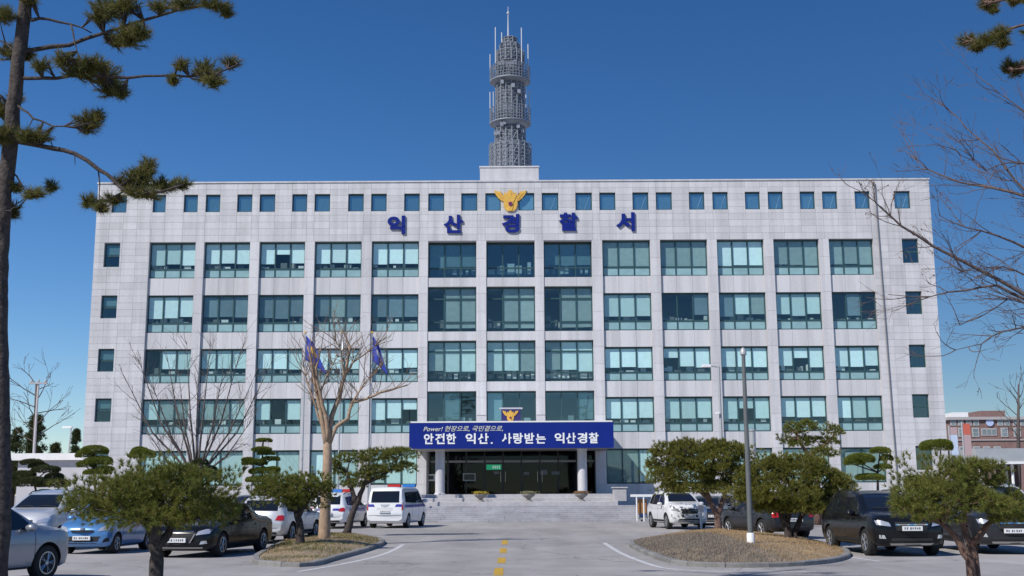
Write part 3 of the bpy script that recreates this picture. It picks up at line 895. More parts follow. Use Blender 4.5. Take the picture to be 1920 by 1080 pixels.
# ---- bowl planters
for px, nm, colr in ((901, 'left', 'yellow'), (991, 'middle', 'pale'), (1090, 'right', 'brown')):
    c = P(px, 935, 69.8)
    c.z = 1.12
    t = thing('bowl_planter', (c.x, 69.8, 1.12), 'stone bowl planter with %s plants, %s on the entrance landing' % (colr, {'left': 'leftmost', 'middle': 'in the middle', 'right': 'rightmost'}[nm]), 'planter', 'bowl planters on the landing')
    mb = MB().lathe([(0.24, 0.0), (0.24, 0.05), (0.13, 0.09), (0.12, 0.16), (0.20, 0.22), (0.36, 0.33), (0.41, 0.42), (0.41, 0.45), (0.36, 0.45), (0.30, 0.40)], (0, 0, 0), 24)
    mb.build('bowl', mat('planter_stone', (0.30, 0.275, 0.255), 0.8, var=0.2, scale=9), t, smooth=True)
    n = 900
    pts = np.stack([RNG.normal(0, .19, n), RNG.normal(0, .19, n), .43+RNG.random(n)*.14], 1)
    d = RNG.normal(0, 1, (n, 3)); d[:, 2] = np.abs(d[:, 2])+.3; d /= np.linalg.norm(d, axis=1)[:, None]
    sd = np.cross(d, RNG.normal(0, 1, (n, 3))); sd /= np.linalg.norm(sd, axis=1)[:, None]
    v = np.stack([pts+sd*.02, pts-sd*.02, pts+d*.09], 1).reshape(-1, 3)
    lm = leaf_mat('planter_' + colr, *{'yellow': ((.36, .28, .04), (.60, .45, .07)), 'pale': ((.25, .24, .12), (.33, .32, .2)), 'brown': ((.25, .14, .07), (.36, .22, .12))}[colr])
    link('plants', np_mesh('plants', v, np.arange(n*3).reshape(-1, 3)), lm, t)

# ================================================================== RADIO TOWER
TY = 83.0
tc_ = P(957, 300, TY)
tw = thing('radio_tower', (tc_.x, TY, ZPH), 'grey steel lattice radio tower with round balconies on the roof', 'tower')
def tz_(py): return P(957, py, TY).z - ZPH
def tr_(px): return px / 2 / S(TY) * 1.02
def lattice(z0, z1, r, name, nb=18, ring=0.28, core=0.80):
    m = MB()
    for k in range(nb):
        a = 2*math.pi*k/nb+.1
        x, y = r*math.cos(a), r*math.sin(a)
        m.tube([(x, y, z0), (x, y, z1)], 0.042, 5)
        a2 = 2*math.pi*(k+1)/nb+.1
        zz = z0
        while zz < z1-0.05:
            zt = min(z1, zz+0.9)
            m.tube([(x, y, zz), (r*math.cos(a2), r*math.sin(a2), zt)], 0.022, 4)
            zz += 0.9
    z = z0
    while z <= z1+.001:
        pts = [(r*math.cos(2*math.pi*k/nb+.1), r*math.sin(2*math.pi*k/nb+.1), z) for k in range(nb+1)]
        m.tube(pts, 0.032, 4, cap=False)
        z += ring
    o = m.build(name, M['steel'], tw)
    c = MB().lathe([(r*core*1.12, z0), (r*core*1.12, z1)], n=14); c.build('core', M['steel_dark'], o, smooth=True)
    return o
def balcony(py0, py1, wpx, inner):
    r = tr_(wpx); z0, z1 = tz_(py1), tz_(py0)
    base = MB().lathe([(inner, z0-0.28), (r*.86, z0-0.02), (r, z0), (r, z0+0.08), (inner, z0+0.08)], n=24).build('balcony', M['steel'], tw, smooth=True)
    m = MB()
    for k in range(40):
        a = 2*math.pi*k/40
        m.tube([(r*.98*math.cos(a), r*.98*math.sin(a), z0+.08), (r*.98*math.cos(a), r*.98*math.sin(a), z1)], 0.03, 4)
    for z in np.linspace(z0+.25, z1, 5):
        m.tube([(r*.98*math.cos(2*math.pi*k/24), r*.98*math.sin(2*math.pi*k/24), z) for k in range(25)], 0.032, 4, cap=False)
    m.build('railing', M['steel'], base)
lattice(0.10, tz_(272), tr_(80), 'lattice_base', 20)
lattice(tz_(272), tz_(236), tr_(58), 'lattice_stage', 16)
balcony(206, 234, 79, tr_(58))
lattice(tz_(230), tz_(158), tr_(56), 'lattice_stage', 16)
balcony(128, 155, 78, tr_(50))
lattice(tz_(152), tz_(98), tr_(50), 'lattice_stage', 14)
lattice(tz_(120), tz_(98), tr_(56), 'lattice_stage', 16)
lattice(tz_(98), tz_(84), tr_(40), 'lattice_stage', 12)
lattice(tz_(84), tz_(72), tr_(28), 'lattice_stage', 10)
mb = MB().lathe([(tr_(30), tz_(73)), (tr_(24), tz_(71)), (0.2, tz_(69))], n=14); mb.build('cap', M['steel'], tw, smooth=True)
mb = MB().tube([(-0.12, 0, tz_(72)), (-0.12, 0, tz_(40)), (-0.12, 0, tz_(12))], [0.08, 0.05, 0.02], 8); mo = mb.build('mast', M['steel_light'], tw, smooth=True)
MB().lathe([(0.02, 0), (0.11, .1), (0.11, .2), (0.02, .3)], (-0.12, 0, tz_(28)), 10).build('beacon', M['steel_light'], mo, smooth=True)
for px, p0, p1, dy in ((929, 60, 128, -.9), (941, 58, 98, .3), (980, 60, 128, -.8), (993, 85, 136, -.2), (918, 100, 130, .2), (918, 175, 206, -.3), (924, 165, 212, .8), (988, 170, 206, -.6), (995, 168, 206, .3)):
    x = (px-957)/S(TY)
    mb = MB().tube([(x, dy, tz_(p1)), (x, dy, tz_(p0))], 0.045, 6); ao = mb.build('antenna', M['steel_light'], tw, smooth=True)
    MB().tube([(x, dy, tz_(p1)+.1), (x*.75, dy*.75, tz_(p1)+.1)], 0.03, 5).build('bracket', M['steel'], ao)
for k in range(16):       # clutter of small dishes and junction boxes on the cage
    a = R(-160+random.uniform(0, 140)); z = random.choice([tz_(265), tz_(250), tz_(190), tz_(175), tz_(140)])+random.uniform(0, .4)
    r = tr_(64)
    bx = MB().box(r*math.cos(a)-.12, r*math.cos(a)+.12, r*math.sin(a)-.1, r*math.sin(a)+.08, z, z+.3); bx.build('junction_box', M['steel'], tw)


# ================================================================== PLANTING BEDS AND MARKINGS
def smooth_loop(pts, it=2):
    for _ in range(it):
        q = []
        for i in range(len(pts)):
            a, b = pts[i], pts[(i+1) % len(pts)]
            q += [a*0.75+b*0.25, a*0.25+b*0.75]
        pts = q
    return pts
def inset(loop, d):
    n = len(loop); out = []
    area = sum(loop[i].x*loop[(i+1) % n].y-loop[(i+1) % n].x*loop[i].y for i in range(n))
    sg_ = 1 if area > 0 else -1
    for i in range(n):
        t_ = (loop[(i+1) % n]-loop[i-1]); t_.z = 0; t_.normalize()
        out.append(loop[i]+Vector((-t_.y, t_.x, 0))*d*sg_)
    return out
def in_poly(x, y, poly):
    c = False; j = len(poly)-1
    for i in range(len(poly)):
        if (poly[i].y > y) != (poly[j].y > y) and x < (poly[j].x-poly[i].x)*(y-poly[i].y)/(poly[j].y-poly[i].y)+poly[i].x: c = not c
        j = i
    return c
def blades(n, poly, hfun, h0, h1, wd, keep=lambda x, y: True):
    xs_ = [p.x for p in poly]; ys_ = [p.y for p in poly]
    out = []
    k = 0
    while len(out) < n and k < n*12:
        k += 1
        x = random.uniform(min(xs_), max(xs_)); y = random.uniform(min(ys_), max(ys_))
        if in_poly(x, y, poly) and keep(x, y): out.append((x, y, hfun(x, y)))
    p = np.array(out); n = len(p)
    d = RNG.normal(0, .45, (n, 3)); d[:, 2] = 1; d /= np.linalg.norm(d, axis=1)[:, None]
    a = RNG.random(n)*math.pi
    sd = np.stack([np.cos(a), np.sin(a), np.zeros(n)], 1)*wd
    L_ = (h0+(h1-h0)*RNG.random(n))[:, None]
    v = np.stack([p+sd, p-sd, p+d*L_], 1).reshape(-1, 3)
    return v, np.arange(n*3).reshape(-1, 3)

def bed(name, outline_px, label, mound, soil, top=0.11):
    loop = smooth_loop([G(*p) for p in outline_px], 2)
    cen = sum(loop, Vector())/len(loop)
    t = thing(name, (cen.x, cen.y, 0), label, None)
    del t['label']
    t['label'] = label; t['kind'] = 'structure'
    o = Vector(t.location)
    inn = inset(loop, 0.17)
    # kerb stones, one by one
    n = len(loop)
    d = [0.0]
    for i in range(n): d.append(d[-1]+(loop[(i+1) % n]-loop[i]).length)
    def at(sv, lp):
        sv = sv % d[-1]
        for i in range(n):
            if d[i+1] >= sv:
                f = (sv-d[i])/max(1e-6, d[i+1]-d[i]); return lp[i].lerp(lp[(i+1) % n], f)
        return lp[0]
    ns = max(6, int(d[-1]/1.0))
    for k in range(ns):
        s0 = d[-1]*k/ns+0.008; s1 = d[-1]*(k+1)/ns-0.008
        m = MB(o)
        h = top+random.uniform(-.008, .008)
        cols_ = [s0, (s0+s1)/2, s1]
        base = []
        for sv in cols_:
            a, b = at(sv, loop), at(sv, inn)
            c = a.lerp(b, 0.16)
            base.append([(a.x, a.y, 0), (a.x, a.y, h-.02), (c.x, c.y, h), (b.x, b.y, h), (b.x, b.y, 0)])
        for bb_ in base: m.v += bb_
        for q in range(2):
            for w_ in range(4):
                m.f.append((q*5+w_, (q+1)*5+w_, (q+1)*5+w_+1, q*5+w_+1))
        m.f.append((0, 1, 2, 3, 4)); m.f.append((14, 13, 12, 11, 10))
        m.build('kerb_stone', M['kerb'], t)
    # mounded soil
    inn2 = inset(loop, 0.165)
    c2 = sum(inn2, Vector())/n
    m = MB(o); rings = 10
    for r in range(rings):
        f = 1-r/rings
        for p in inn2:
            q = c2.lerp(p, f)
            m.v.append((q.x, q.y, top-0.03+mound*(1-f*f)**1.0+(random.uniform(-.02, .02) if r else 0)))
    m.v.append((c2.x, c2.y, top-0.03+mound))
    for r in range(rings-1):
        for i in range(n):
            j = (i+1) % n
            m.f.append((r*n+i, r*n+j, (r+1)*n+j, (r+1)*n+i))
    for i in range(n): m.f.append(((rings-1)*n+i, (rings-1)*n+(i+1) % n, rings*n))
    so_ = m.build('soil', soil, t, smooth='full')
    def hf(x, y):
        # height of the mound at x, y
        v = Vector((x-c2.x, y-c2.y, 0)); best = 1e9
        ang = math.atan2(v.y, v.x)
        for p in inn2:
            e = p-c2; da = abs((math.atan2(e.y, e.x)-ang+math.pi) % (2*math.pi)-math.pi)
            if da < best: best, le = da, math.hypot(e.x, e.y)
        f = min(1, v.length/max(le, .01))
        return top-0.04+mound*(1-f*f)
    return t, o, inn2, hf

bedL, oL, inL, hL = bed('planting_bed', [(458, 1057), (530, 1064), (592, 1063), (628, 1051), (682, 1037), (726, 1021), (716, 1013), (690, 1008), (655, 1003), (600, 1003), (545, 1012), (500, 1032)], 'kerbed planting bed with patchy grass left of the drive', 0.16, M['soil'])
v, tr = blades(9000, inL, hL, .03, .10, .006, lambda x, y: math.sin(x*1.7+y*.9)+math.sin(y*2.1-x*.6) > -.1)
go = link('grass', np_mesh('grass', v-np.array(oL), tr), M['grass'], bedL); go['kind'] = 'stuff'
v, tr = blades(12000, inL, hL, .03, .09, .006)
go = link('dry_grass', np_mesh('dry_grass', v-np.array(oL), tr), M['grass_dry'], bedL); go['kind'] = 'stuff'
bedR, oR, inR, hR = bed('planting_bed', [(1172, 1021), (1198, 1036), (1236, 1052), (1280, 1062), (1360, 1065), (1460, 1064), (1555, 1058), (1600, 1046), (1590, 1034), (1540, 1020), (1480, 1009), (1400, 1001), (1345, 996), (1290, 1000), (1240, 1008), (1205, 1014)], 'kerbed planting bed with dry brown lawn right of the drive', 0.27, M['soil_dry'])
split = lambda x, y: (x-2.6)*0.55+(y-30)*-0.16 < 0.2
v, tr = blades(26000, inR, hR, .03, .09, .007, lambda x, y: not (x < G(1400, 1040).x and y < G(1300, 1018).y))
go = link('dry_grass', np_mesh('dry_grass', v-np.array(oR), tr), M['grass_dry'], bedR); go['kind'] = 'stuff'
M['grey_blades'] = leaf_mat('grey_bed_blades', (0.21, 0.185, 0.155), (0.33, 0.285, 0.235), 0.3, 2.0)  # greyer blade colour for the near left part of the bed
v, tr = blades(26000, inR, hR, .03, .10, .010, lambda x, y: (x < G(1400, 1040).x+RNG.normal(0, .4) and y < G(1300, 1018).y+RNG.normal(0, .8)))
go = link('grey_blade_patch', np_mesh('grey_blade_patch', v-np.array(oR), tr), M['grey_blades'], bedR); go['kind'] = 'stuff'

def stripe(name, px, wd, m, label, z=0.004):
    pts = [G(*p) for p in px]
    # resample smoothly
    q = []
    for i in range(len(pts)-1):
        for k in range(6):
            t_ = k/6
            a = pts[max(i-1, 0)]; b = pts[i]; c = pts[i+1]; d = pts[min(i+2, len(pts)-1)]
            q.append(0.5*((2*b)+(c-a)*t_+(2*a-5*b+4*c-d)*t_*t_+(3*b-a-3*c+d)*t_**3))
    q.append(pts[-1])
    mb = MB()
    for i, p in enumerate(q):
        t_ = (q[min(i+1, len(q)-1)]-q[max(i-1, 0)]).normalized(); nrm = Vector((-t_.y, t_.x, 0))*wd/2
        mb.v += [(p.x+nrm.x, p.y+nrm.y, z), (p.x-nrm.x, p.y-nrm.y, z)]
    for i in range(len(q)-1): mb.f.append((2*i, 2*i+1, 2*i+3, 2*i+2))
    o = mb.build(name, m); tag(o, label, None, kind='structure'); return o
stripe('road_marking', [(1133, 1018), (1162, 1036), (1200, 1052), (1245, 1065), (1320, 1071), (1420, 1073), (1530, 1072)], 0.14, M['line'], 'white edge line curving round the right planting bed')
stripe('road_marking', [(756, 1021), (735, 1033), (700, 1045), (640, 1058), (560, 1072)], 0.14, M['line'], 'white edge line curving round the left planting bed')
stripe('road_marking', [(1590, 1044), (1650, 1053)], 0.13, M['line'], 'white bay line beside the black car on the right')
stripe('road_marking', [(812, 984), (1215, 983)], 0.10, M['line'], 'thin pale line along the foot of the steps')
for k, (a, b, c, d) in enumerate(((947, 1013, 946, 1021), (944, 1028, 943, 1037), (941, 1046, 940, 1056), (936, 1065, 934, 1079))):
    stripe('road_marking', [(a, b), (c, d)], 0.20, M['yellow'], ('farthest', 'second farthest', 'second nearest', 'nearest')[k] + ' worn yellow dash on the drive')

# ================================================================== PLANTS
def unit(n):
    d = RNG.normal(0, 1, (n, 3)); return d/np.linalg.norm(d, axis=1)[:, None]
def needles(pts, dirs, n, length, width, spread):
    N_ = len(pts)
    p = np.repeat(pts, n, 0); d = np.repeat(dirs, n, 0)+RNG.normal(0, spread, (N_*n, 3))
    d /= np.linalg.norm(d, axis=1)[:, None]+1e-9
    sd = np.cross(d, unit(N_*n)); sd /= np.linalg.norm(sd, axis=1)[:, None]+1e-9
    L_ = length*(.65+.6*RNG.random((N_*n, 1)))
    p = p-d*L_*.15
    return np.stack([p+sd*width/2, p-sd*width/2, p+d*L_], 1).reshape(-1, 3)
def pad_points(c, rx, ry, rz, n, shell=0.55, flat=-0.55, lumps=7, amp=.28):
    u = unit(int(n*1.5)); u = u[u[:, 2] > flat][:n]
    f = np.ones(len(u))
    for _ in range(lumps):
        l = unit(1)[0]
        f += amp*np.maximum(0, u@l)**5*RNG.uniform(.4, 1.2)
    f -= amp*.35
    r = (shell+(1-shell)*RNG.random(len(u))**.6)*f
    sc_ = np.array([rx, ry, rz])
    p = u*r[:, None]*sc_+np.array(c)
    d = u/sc_*min(rx, ry, rz); d /= np.linalg.norm(d, axis=1)[:, None]
    d[:, 2] += .35; d /= np.linalg.norm(d, axis=1)[:, None]
    return p, d
def tree(name, base, label, cat='tree', group=None):
    return thing(name, base, label, cat, group)

def pine(label, Y, base_px, trunks, pads, leaf='needle', dens=1.0, nl=.085, nw=.010, bark='bark', r0=.11, name='garden_pine', group='trained pines in the car park', nn=9, ground=0.0):
    s_ = S(Y)
    b = P(base_px[0], base_px[1], Y); b.z = ground
    t = tree(name, b, label, 'tree', group)
    tm = MB(b); lm = tm; tm.jit = .13          # limbs grow out of the trunk: one mesh
    joints = []
    for k, tp in enumerate(trunks):
        pts = [P(px, py, Y+dy) for px, py, dy in tp]
        pts[0].z = min(pts[0].z, ground-0.02) if k == 0 or tp[0][1] >= base_px[1]-6 else pts[0].z
        # refine with wobble
        q = []
        for i in range(len(pts)-1):
            for f in (0, .33, .66):
                p = pts[i].lerp(pts[i+1], f); w_ = .02 if i or f else 0
                q.append(p+Vector((random.uniform(-w_, w_), random.uniform(-w_, w_), 0)))
        q.append(pts[-1])
        rr = [r0*(1-.62*i/(len(q)-1))*(1.0 if k == 0 else .75)*(1.25 if i == 0 and k == 0 else 1) for i in range(len(q))]
        tm.tube(q, rr, 9); joints += q[len(q)//2:]
    vs = []
    for (px, py, rx, rz) in pads:
        dy = random.uniform(-.5, .5)*rx/s_*.9
        c = P(px, py, Y+dy); rx, rz = rx/s_, rz/s_
        j = min(joints, key=lambda q: (q-c).length)
        mid = j.lerp(c, .5)+Vector((0, 0, -.12*rx))
        lm.tube([j, mid, c+Vector((0, 0, -.25*rz))], [r0*.34, r0*.25, r0*.12], 6)
        for _ in range(4):
            e = c+Vector((random.uniform(-.7, .7)*rx, random.uniform(-.7, .7)*rx, random.uniform(-.2, .4)*rz))
            lm.tube([c.lerp(mid, .3), e], [r0*.14, r0*.05], 4)
        n = int(dens*520*max(.25, (rx*rx*1.0+2*rx*rz))*(.09/nl)**1.1)+40
        p, d = pad_points(c, rx, rx*.85, rz, int(n/2.7), shell=.38, amp=.6)
        vs.append(needles(p, d, 22, nl*1.15, nw, .62))
    tm.build('trunk', M[bark], t, smooth='full')
    v = np.concatenate(vs)-np.array(b)
    link('crown', np_mesh('crown', v, np.arange(len(v)).reshape(-1, 3)), M[leaf], t)
    return t

pine('wide low pine crown at the lower left, in front of the blue car', 16.5, (297, 1100),
     [[(297, 1145, 0), (294, 1050, 0), (290, 1010, 0), (272, 975, 0)], [(293, 1030, 0), (315, 1000, .1), (335, 970, .1)], [(291, 1015, 0), (296, 975, -.1), (300, 945, -.1)]],
     [(215, 928, 78, 36), (300, 908, 88, 34), (378, 930, 70, 38), (300, 950, 105, 42), (172, 948, 44, 28), (415, 960, 42, 28), (240, 962, 70, 34), (335, 892, 55, 20), (355, 970, 65, 30), (265, 915, 60, 32), (295, 975, 70, 26)],
     dens=2.6, r0=.115, nl=.085, nw=.009)
pine('low pine on the left planting bed beside the tan bare trunk', 35, (561, 1025),
     [[(561, 1026, 0), (563, 992, 0), (556, 955, 0), (545, 930, 0)], [(560, 965, 0), (575, 940, 0), (590, 925, 0)]],
     [(518, 916, 46, 20), (568, 906, 50, 17), (590, 925, 36, 20), (540, 932, 52, 20), (560, 942, 44, 17), (495, 920, 24, 13), (530, 902, 36, 12), (605, 915, 18, 12)],
     leaf='needle', dens=1.7, nl=.11, nw=.016, r0=.15, ground=.2)
pine('layered open pine beside the white police car', 46, (650, 1001),
     [[(650, 1001, 0), (657, 972, 0), (672, 938, 0), (684, 905, 0), (705, 880, 0)], [(668, 945, 0), (655, 905, 0), (650, 885, 0)], [(684, 905, 0), (715, 893, 0), (742, 872, 0)]],
     [(655, 862, 30, 12), (708, 858, 40, 15), (745, 852, 34, 15), (690, 893, 36, 10), (757, 876, 26, 14), (636, 884, 18, 11), (700, 880, 30, 10), (735, 880, 22, 9), (665, 908, 24, 8), (628, 872, 12, 9)],
     leaf='needle', dens=1.5, nl=.13, nw=.02, r0=.15, ground=.15)
pine('spreading pine behind the white car on the right', 50, (1347, 994),
     [[(1347, 996, 0), (1344, 962, 0), (1326, 932, 0), (1298, 908, 0)], [(1346, 965, 0), (1358, 930, 0), (1372, 895, 0)], [(1330, 938, 0), (1318, 900, 0), (1310, 865, 0)]],
     [(1246, 848, 28, 17), (1310, 852, 46, 19), (1368, 846, 40, 19), (1300, 892, 50, 20), (1243, 895, 28, 18), (1358, 885, 42, 19), (1393, 872, 26, 22), (1342, 912, 36, 14), (1275, 872, 36, 15), (1262, 918, 26, 10), (1330, 872, 42, 18), (1300, 916, 40, 12), (1380, 905, 30, 16), (1225, 870, 16, 14), (1280, 835, 26, 12), (1340, 838, 26, 12)],
     leaf='needle_y', dens=2.3, nl=.13, nw=.02, r0=.17, bark='bark_red', ground=.1)
pine('bushy yellow-green pine with twin trunks beside the dark lamp pole', 36.5, (1480, 1022),
     [[(1481, 1022, 0), (1474, 985, 0), (1458, 950, 0), (1440, 925, 0)], [(1483, 1020, 0), (1496, 982, .2), (1512, 950, .2), (1530, 925, .2)], [(1475, 990, 0), (1480, 950, 0), (1485, 915, 0)]],
     [(1428, 895, 44, 30), (1488, 882, 56, 26), (1548, 900, 46, 30), (1480, 925, 76, 26), (1418, 932, 36, 20), (1560, 932, 36, 26), (1508, 952, 56, 16), (1575, 905, 24, 18), (1455, 868, 30, 16), (1520, 870, 36, 15), (1400, 905, 20, 16), (1450, 950, 44, 16), (1545, 955, 44, 16), (1590, 930, 18, 18), (1400, 925, 24, 14)],
     leaf='needle_y', dens=2.6, nl=.11, nw=.016, r0=.15, bark='bark', ground=.45)
pine('tall leaning pine with tufted crown before the right-hand windows', 58, (1534, 960),
     [[(1534, 975, 0), (1532, 900, 0), (1522, 860, 0), (1505, 838, 0), (1492, 812, 0)], [(1520, 855, 0), (1542, 838, 0), (1562, 818, 0)]],
     [(1486, 806, 20, 15), (1516, 800, 24, 14), (1563, 808, 20, 15), (1500, 830, 26, 13), (1545, 850, 28, 12), (1532, 826, 18, 8), (1478, 826, 14, 10), (1560, 828, 16, 9)],
     leaf='needle', dens=1.5, nl=.15, nw=.024, r0=.17, bark='bark_red')
pine('broad pine with forked trunks at the lower right, in front of the black car', 17, (1832, 1100),
     [[(1834, 1145, 0), (1818, 1050, 0), (1794, 1008, 0), (1766, 982, 0)], [(1836, 1145, 0), (1826, 1040, .1), (1806, 985, .1), (1812, 950, .1)], [(1822, 1020, .1), (1850, 985, .1), (1878, 955, .1)]],
     [(1718, 936, 46, 36), (1772, 900, 74, 32), (1838, 902, 56, 36), (1780, 940, 95, 36), (1702, 955, 32, 22), (1850, 945, 48, 28), (1892, 940, 40, 22), (1888, 968, 34, 24), (1812, 876, 42, 16), (1755, 968, 40, 14), (1910, 965, 30, 22), (1740, 915, 50, 30)],
     dens=2.6, r0=.085, nl=.085, nw=.009, bark='bark_red')

# ---- clipped cloud trees near the facade
def topiary(label, Y, base_px, pads, leaf='topiary', r0=.09, lean=0):
    s_ = S(Y)
    b = P(base_px[0], base_px[1], Y); b.z = 0
    t = tree('clipped_tree', b, label, 'tree', 'clipped trees along the facade')
    tm = MB(b); top = min(pads, key=lambda p: p[1])
    pt = P(top[0], top[1], Y)
    q = [b, b.lerp(pt, .35)+Vector((.06, 0, 0)), b.lerp(pt, .7)-Vector((.05, 0, 0)), pt]
    tm.tube(q, [r0, r0*.8, r0*.6, r0*.3], 8)
    vs = []
    for (px, py, rx, rz) in pads:
        c = P(px, py, Y+random.uniform(-.2, .2)); rx, rz = rx/s_, rz/s_
        j = min(q[1:], key=lambda w_: (w_-c).length)
        tm.tube([j, c-Vector((0, 0, rz*.4))], [r0*.5, r0*.3], 6)
        n = int(1700*(rx*rx+rx*rz))+300
        p, d = pad_points(c, rx, rx*.9, rz, n, shell=.72, flat=-.45, amp=.10)
        vs.append(needles(p, d, 6, .075, .035, .55))
    tm.build('trunk', M['bark'], t, smooth='full')
    v = np.concatenate(vs)-np.array(b)
    link('crown', np_mesh('crown', v, np.arange(len(v)).reshape(-1, 3)), M[leaf], t)
topiary('clipped tree with stacked round pads at the left corner of the building', 68, (178, 960), [(178, 846, 26, 11), (184, 866, 27, 10), (162, 872, 18, 9), (180, 886, 24, 7), (160, 853, 17, 10), (196, 880, 16, 6)])
topiary('mushroom-shaped clipped tree by the left end of the facade', 70, (267, 955), [(267, 853, 24, 12), (262, 848, 17, 10)])
topiary('tiered clipped conifer with thin flat layers left of the flagpoles', 62, (490, 965), [(494, 826, 15, 4), (490, 843, 18, 5), (478, 868, 24, 7), (507, 861, 17, 5), (495, 884, 28, 8), (485, 900, 24, 7), (465, 862, 12, 4), (512, 880, 14, 5), (500, 850, 16, 4)])
topiary('mushroom-shaped clipped tree at the right corner of the building', 70, (1757, 955), [(1755, 838, 31, 13), (1765, 833, 20, 10)])
topiary('clipped tree with several flat pads before the right end of the facade', 62, (1640, 965), [(1650, 846, 20, 8), (1612, 862, 28, 11), (1662, 860, 12, 8), (1655, 876, 17, 6), (1632, 896, 26, 8), (1602, 868, 20, 8)])
topiary('dark clipped tree left of the building behind the parked cars', 66, (78, 965), [(60, 868, 20, 7), (85, 882, 26, 8), (45, 890, 22, 7), (102, 894, 18, 7), (72, 874, 18, 7), (60, 906, 36, 12), (98, 908, 30, 12), (40, 900, 24, 12)], 'topiary_dark')
topiary('dark rounded shrub at the foot of the fan-shaped bare tree', 61, (382, 960), [(376, 868, 15, 9), (392, 882, 16, 9), (402, 893, 13, 9), (368, 890, 16, 10)], 'topiary_dark')
topiary('small dark shrub at the steps behind the white car', 60, (1262, 965), [(1255, 908, 15, 8), (1275, 915, 16, 8), (1262, 930, 18, 9)], 'topiary_dark')

# ---- bare trees
def grow(mb_t, mb_c, p, d, L_, r, lev, maxlev, up=.25, spread=.55, kids=(3, 4), rng=random, tips=None, tmin=.004):
    n = 5 if lev < 2 else 4
    pts = [p]; q = p.copy(); dd = d.normalized()
    for i in range(n):
        dd = (dd+Vector((rng.gauss(0, .13), rng.gauss(0, .13), rng.gauss(0, .10)+up*.12))).normalized()
        q = q+dd*(L_/n); pts.append(q.copy())
    rr = [max(tmin, r*(1-.6*i/n)) for i in range(n+1)]
    (mb_t if lev == 0 else mb_c).tube(pts, rr, 7 if lev == 0 else (5 if lev == 1 else 3), cap=False)
    if lev >= maxlev:
        if tips is not None: tips.append((pts[-1], dd)); tips.append((pts[n//2], dd))
        return
    for k in range(rng.randint(*kids)+(1 if lev == 0 else 0)):
        f = rng.uniform(.35, 1.0); i = min(n-1, int(f*n))
        bp = pts[i].lerp(pts[i+1], f*n-i if i < n else 0)
        s_ = Vector((rng.gauss(0, 1), rng.gauss(0, 1), rng.gauss(0, .6)))
        nd = (dd+s_.normalized()*spread*rng.uniform(.7, 1.5)+Vector((0, 0, up*.5))).normalized()
        grow(mb_t, mb_c, bp, nd, L_*rng.uniform(.48, .75), rr[i]*.58, lev+1, maxlev, up, spread, kids, rng, tips, tmin)

rb_ = random.Random(11)
# fan-shaped multi-stem tree by the left bays
b = P(368, 950, 61); b.z = 0
t = tree('bare_tree', b, 'fan-shaped bare tree with many stems before the left-hand bays', 'tree')
mt, mc = MB(b), MB(b)
org = P(368, 905, 61)
mt.tube([b, org], [.16, .13], 8)
for (px, py) in ((225, 690), (255, 660), (285, 720), (310, 650), (335, 700), (350, 640), (372, 690), (395, 640), (420, 690), (450, 660), (480, 700), (505, 690), (270, 800), (470, 790)):
    e = P(px, py, 61+rb_.uniform(-2.2, 2.2))
    d = e-org
    mid = org+d*.5+Vector((d.x*.06, 0, -abs(d.x)*.10))
    pts = [org+Vector((rb_.uniform(-.15, .15), rb_.uniform(-.1, .1), 0)), org.lerp(mid, .5)+Vector((0, 0, .1)), mid, mid.lerp(e, .55), e]
    mc.tube(pts, [.075, .06, .042, .025, .008], 5, cap=False)
    for k in range(14):
        f = rb_.uniform(.25, .98); sv = f*4; i = min(3, int(sv)); bp = pts[i].lerp(pts[i+1], sv-i)
        nd = (d.normalized()+Vector((rb_.gauss(0, .5), rb_.gauss(0, .5), rb_.gauss(.1, .3)))).normalized()
        grow(mc, mc, bp, nd, rb_.uniform(.7, 1.5), .018, 2, 3, .2, .6, (2, 3), rb_, None, .006)
mt.build('trunk', M['bark_grey'], t, smooth='full')
mc.build('crown', M['bark_grey'], t, smooth='full')

# pruned tan tree on the left bed
YT = 38.0
b = P(608, 1020, YT); b.z = .15
t = tree('bare_tree', b, 'tall pruned bare tree with smooth tan trunk on the left planting bed', 'tree')
mt, mc = MB(b), MB(b)
mt.tube([P(607, 1028, YT), P(608, 1000, YT), P(611, 930, YT), P(614, 870, YT), P(614, 836, YT), P(614, 812, YT)], [.225, .195, .165, .155, .14, .05], 12)
limbs = [[(613, 838), (604, 795), (596, 745), (588, 700), (577, 650)], [(614, 835), (612, 780), (598, 735), (592, 690), (601, 655)], [(615, 832), (622, 780), (636, 745), (648, 700), (655, 650), (648, 628)], [(616, 835), (632, 800), (652, 785), (660, 755), (688, 748), (716, 735), (764, 722)], [(604, 800), (590, 760), (578, 720), (570, 690)], [(636, 745), (645, 700), (640, 660), (630, 640)], [(648, 700), (662, 680), (690, 660), (712, 640)], [(596, 745), (615, 700), (632, 670)], [(660, 755), (680, 720), (700, 700)]]
rads = [.095, .085, .10, .08, .045, .045, .04, .04, .035]
